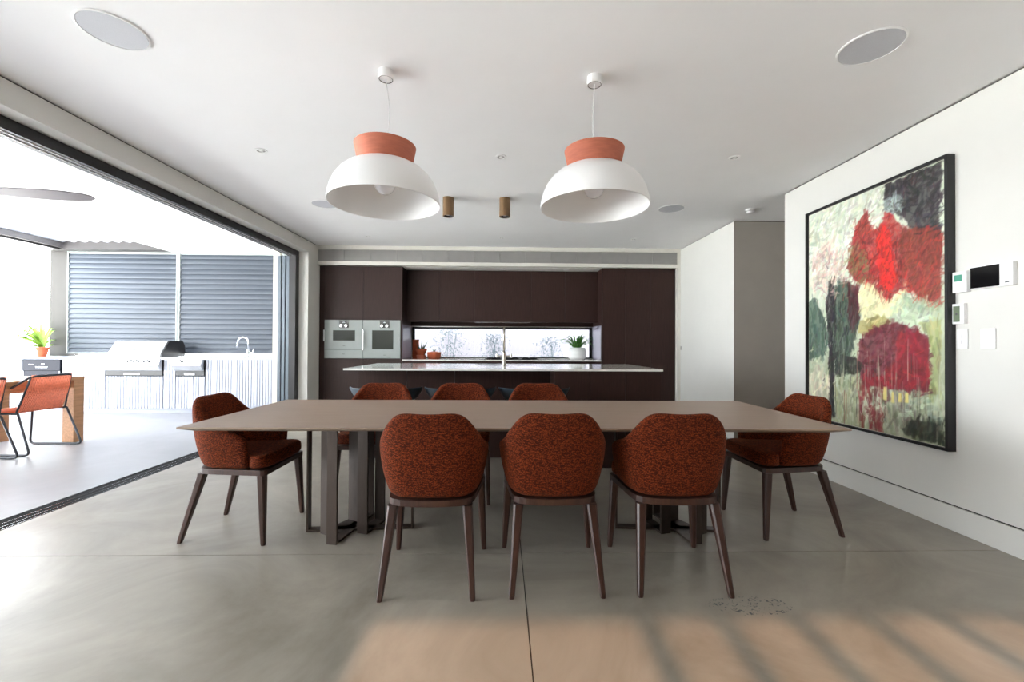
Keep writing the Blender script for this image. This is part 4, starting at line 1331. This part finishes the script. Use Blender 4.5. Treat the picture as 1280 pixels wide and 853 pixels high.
    scatter(P['dark'], (30, 26, 30), 1200, 0.8, 0.8, (0.03, 0.08), (0.006, 0.016), 0.6)
    scatter(P['dark'], (118, 44, 46), 140, 1.3, 0.6, (0.02, 0.05), (0.005, 0.009), 0.8)
    scatter(P['grey'], (196, 208, 204), 2500, 0.9, 0.8, (0.02, 0.05), (0.006, 0.012), 0.7)
    scatter(P['darkcol'], (96, 112, 96), 900, 1.57, 0.15, (0.04, 0.12), (0.006, 0.014), 0.6)
    scatter(P['darkcol'], (40, 40, 40), 500, 1.57, 0.3, (0.03, 0.09), (0.006, 0.014), 0.7)
    scatter(P['winered'], (124, 40, 52), 700, 0.5, 0.7, (0.03, 0.08), (0.006, 0.014), 0.5)
    scatter(P['redright'], (166, 44, 52), 900, 1.3, 0.5, (0.03, 0.08), (0.006, 0.016), 0.5)
    scatter(P['cream'], (236, 228, 180), 1800, 1.2, 0.6, (0.03, 0.07), (0.008, 0.016), 0.7, 0.05)
    scatter([(0.13, 0.15), (0.26, 0.15), (0.25, 0.72), (0.16, 0.72)], (216, 216, 206), 260, 1.5, 0.35, (0.02, 0.06), (0.005, 0.010), 0.9, 0.06)
    scatter([(0.13, 0.1), (0.26, 0.1), (0.25, 0.72), (0.16, 0.72)], (34, 32, 32), 420, 1.5, 0.4, (0.02, 0.07), (0.005, 0.012), 0.85, 0.06)
    scatter([(0.0, 0.12), (0.2, 0.12), (0.2, 0.34), (0, 0.34)], (218, 206, 168), 420, 0.9, 0.9, (0.02, 0.07), (0.004, 0.012), 0.8, 0.06)
    low = [(0.1, 0.0), (1, 0.0), (1, 0.2), (0.95, 0.28), (0.3, 0.32), (0.1, 0.3)]
    for _ in range(170):                                   # running drips
        x, y = rs.uniform(0.2, 0.97), rs.uniform(0.03, 0.3)
        c = [(206, 206, 180), (150, 150, 124), (62, 54, 48), (134, 44, 48), (190, 194, 168), (96, 104, 84)][rs.randint(6)]
        if c[0] == 134 and x > 0.68:
            continue
        stroke(x, y, 1.57 + rs.normal(0, 0.03), rs.uniform(0.08, 0.26), rs.uniform(0.004, 0.010), np.array(c, float), rs.uniform(0.4, 0.85))
    scatter([(0.78, 0.0), (1, 0.0), (1, 0.1), (0.78, 0.08)], (50, 54, 44), 1500, 1.4, 0.4, (0.03, 0.07), (0.01, 0.02), 0.8)
    s = np.clip(img / 255, 0, 1)
    return np.where(s <= 0.04045, s / 12.92, ((s + 0.055) / 1.055) ** 2.4)


nu, nv = 230, 344
pix = paint(nu, nv)
vs, fs = [], []
for j in range(nv):
    for i in range(nu):
        vs.append((-0.035, (PY0 - (PY0 - PY1) * i / (nu - 1)) - 3.306, PZ0 + (PZ1 - PZ0) * j / (nv - 1)))
for j in range(nv - 1):
    for i in range(nu - 1):
        a = j * nu + i
        fs.append((a, a + nu, a + nu + 1, a + 1))
me = bpy.data.meshes.new('canvas')
me.from_pydata(vs, [], fs)
ca = me.color_attributes.new('paint', 'FLOAT_COLOR', 'POINT')
ca.data.foreach_set('color', np.concatenate([pix.reshape(-1, 3), np.ones((nu * nv, 1))], 1).astype(np.float32).ravel())
pm = bpy.data.materials.new('oil_paint')
pm.use_nodes = True
N_, L_ = pm.node_tree.nodes, pm.node_tree.links
at_ = N_.new('ShaderNodeAttribute')
at_.attribute_name = 'paint'
b_ = N_['Principled BSDF']
b_.inputs['Roughness'].default_value = 0.45
L_.new(at_.outputs['Color'], b_.inputs['Base Color'])
nz_ = N_.new('ShaderNodeTexNoise')
nz_.inputs['Scale'].default_value = 60
tc2 = N_.new('ShaderNodeTexCoord')
L_.new(tc2.outputs['Object'], nz_.inputs['Vector'])
bp_ = N_.new('ShaderNodeBump')
bp_.inputs['Strength'].default_value = 0.25
bp_.inputs['Distance'].default_value = 0.003
L_.new(nz_.outputs['Fac'], bp_.inputs['Height'])
L_.new(bp_.outputs['Normal'], b_.inputs['Normal'])
me.materials.append(pm)
cv = bpy.data.objects.new('canvas', me)
COL.objects.link(cv)
cv.parent = pt
MB().box(-0.034, -0.002, -0.6215, 0.6215, 0.5265, 2.3785).build('stretcher', M['cream'], pt)


def wall_plate(name, lab, cat, y0, y1, z0, z1, d, grp=None):
    t_ = thing(name, lab, cat, (XR, (y0 + y1) / 2, (z0 + z1) / 2), 0, grp)
    h_, w_ = (z1 - z0) / 2, (y0 - y1) / 2
    box('housing', M['plasticw'], -d, -0.0005, -w_, w_, -h_, h_, t_, bevel=0.003)
    return t_, w_, h_


t, w_, h_ = wall_plate('alarm_keypad', 'white alarm keypad with a green display beside the painting', 'keypad', 2.66, 2.575, 1.508, 1.638, 0.03)
box('display', M['lcdgreen'], -0.0315, -0.0302, -0.015, 0.03, 0.005, 0.045, t)
for i in range(4):
    for j in range(2):
        y = -0.036 + i * 0.018
        z = -0.03 + j * 0.018
        box('button', M['white'], -0.0325, -0.0302, y, y + 0.012, z, z + 0.008, t)
t, w_, h_ = wall_plate('intercom', 'white video intercom with a wide black screen', 'intercom', 2.556, 2.338, 1.518, 1.652, 0.028)
box('screen', M['blackgloss'], -0.0305, -0.0282, -0.045, 0.107, -0.062, 0.062, t)
box('print_mark', M['darkmark'], -0.0290, -0.0282, -0.092, -0.072, -0.050, -0.044, t)
MB().box(-0.0295, -0.0282, -0.095, -0.068, 0.02, 0.045).build('button', M['white'], t)
t, w_, h_ = wall_plate('thermostat', 'small white thermostat with an upright grey-green display under the keypad', 'thermostat', 2.668, 2.597, 1.313, 1.44, 0.024)
box('display', M['lcdgrey'], -0.0262, -0.0242, -0.012, 0.026, -0.05, 0.048, t)
MB().box(-0.0268, -0.0263, 0.001, 0.012, -0.008, 0.004).build('display_mark', M['darkmark'], t)
for (y0, y1, lab) in ((2.656, 2.591, 'white light switch plate directly under the thermostat'), (2.52, 2.441, 'white light switch plate under the video intercom')):
    t, w_, h_ = wall_plate('light_switch', lab, 'switch', y0, y1, 1.157, 1.28, 0.009, 'white switch plates')
    for i in range(2):
        for j in range(2):
            y, z = -0.02 + i * 0.022, -0.03 + j * 0.034
            box('rocker', M['white'], -0.0115, -0.0092, y, y + 0.016, z, z + 0.026, t)
lt = box('door_latch', M['steel'], 2.853, 2.864, 6.82, 6.85, 1.10, 1.16)
tag(lt, 'tiny metal latch at the right edge of the dark cabinets', 'latch')
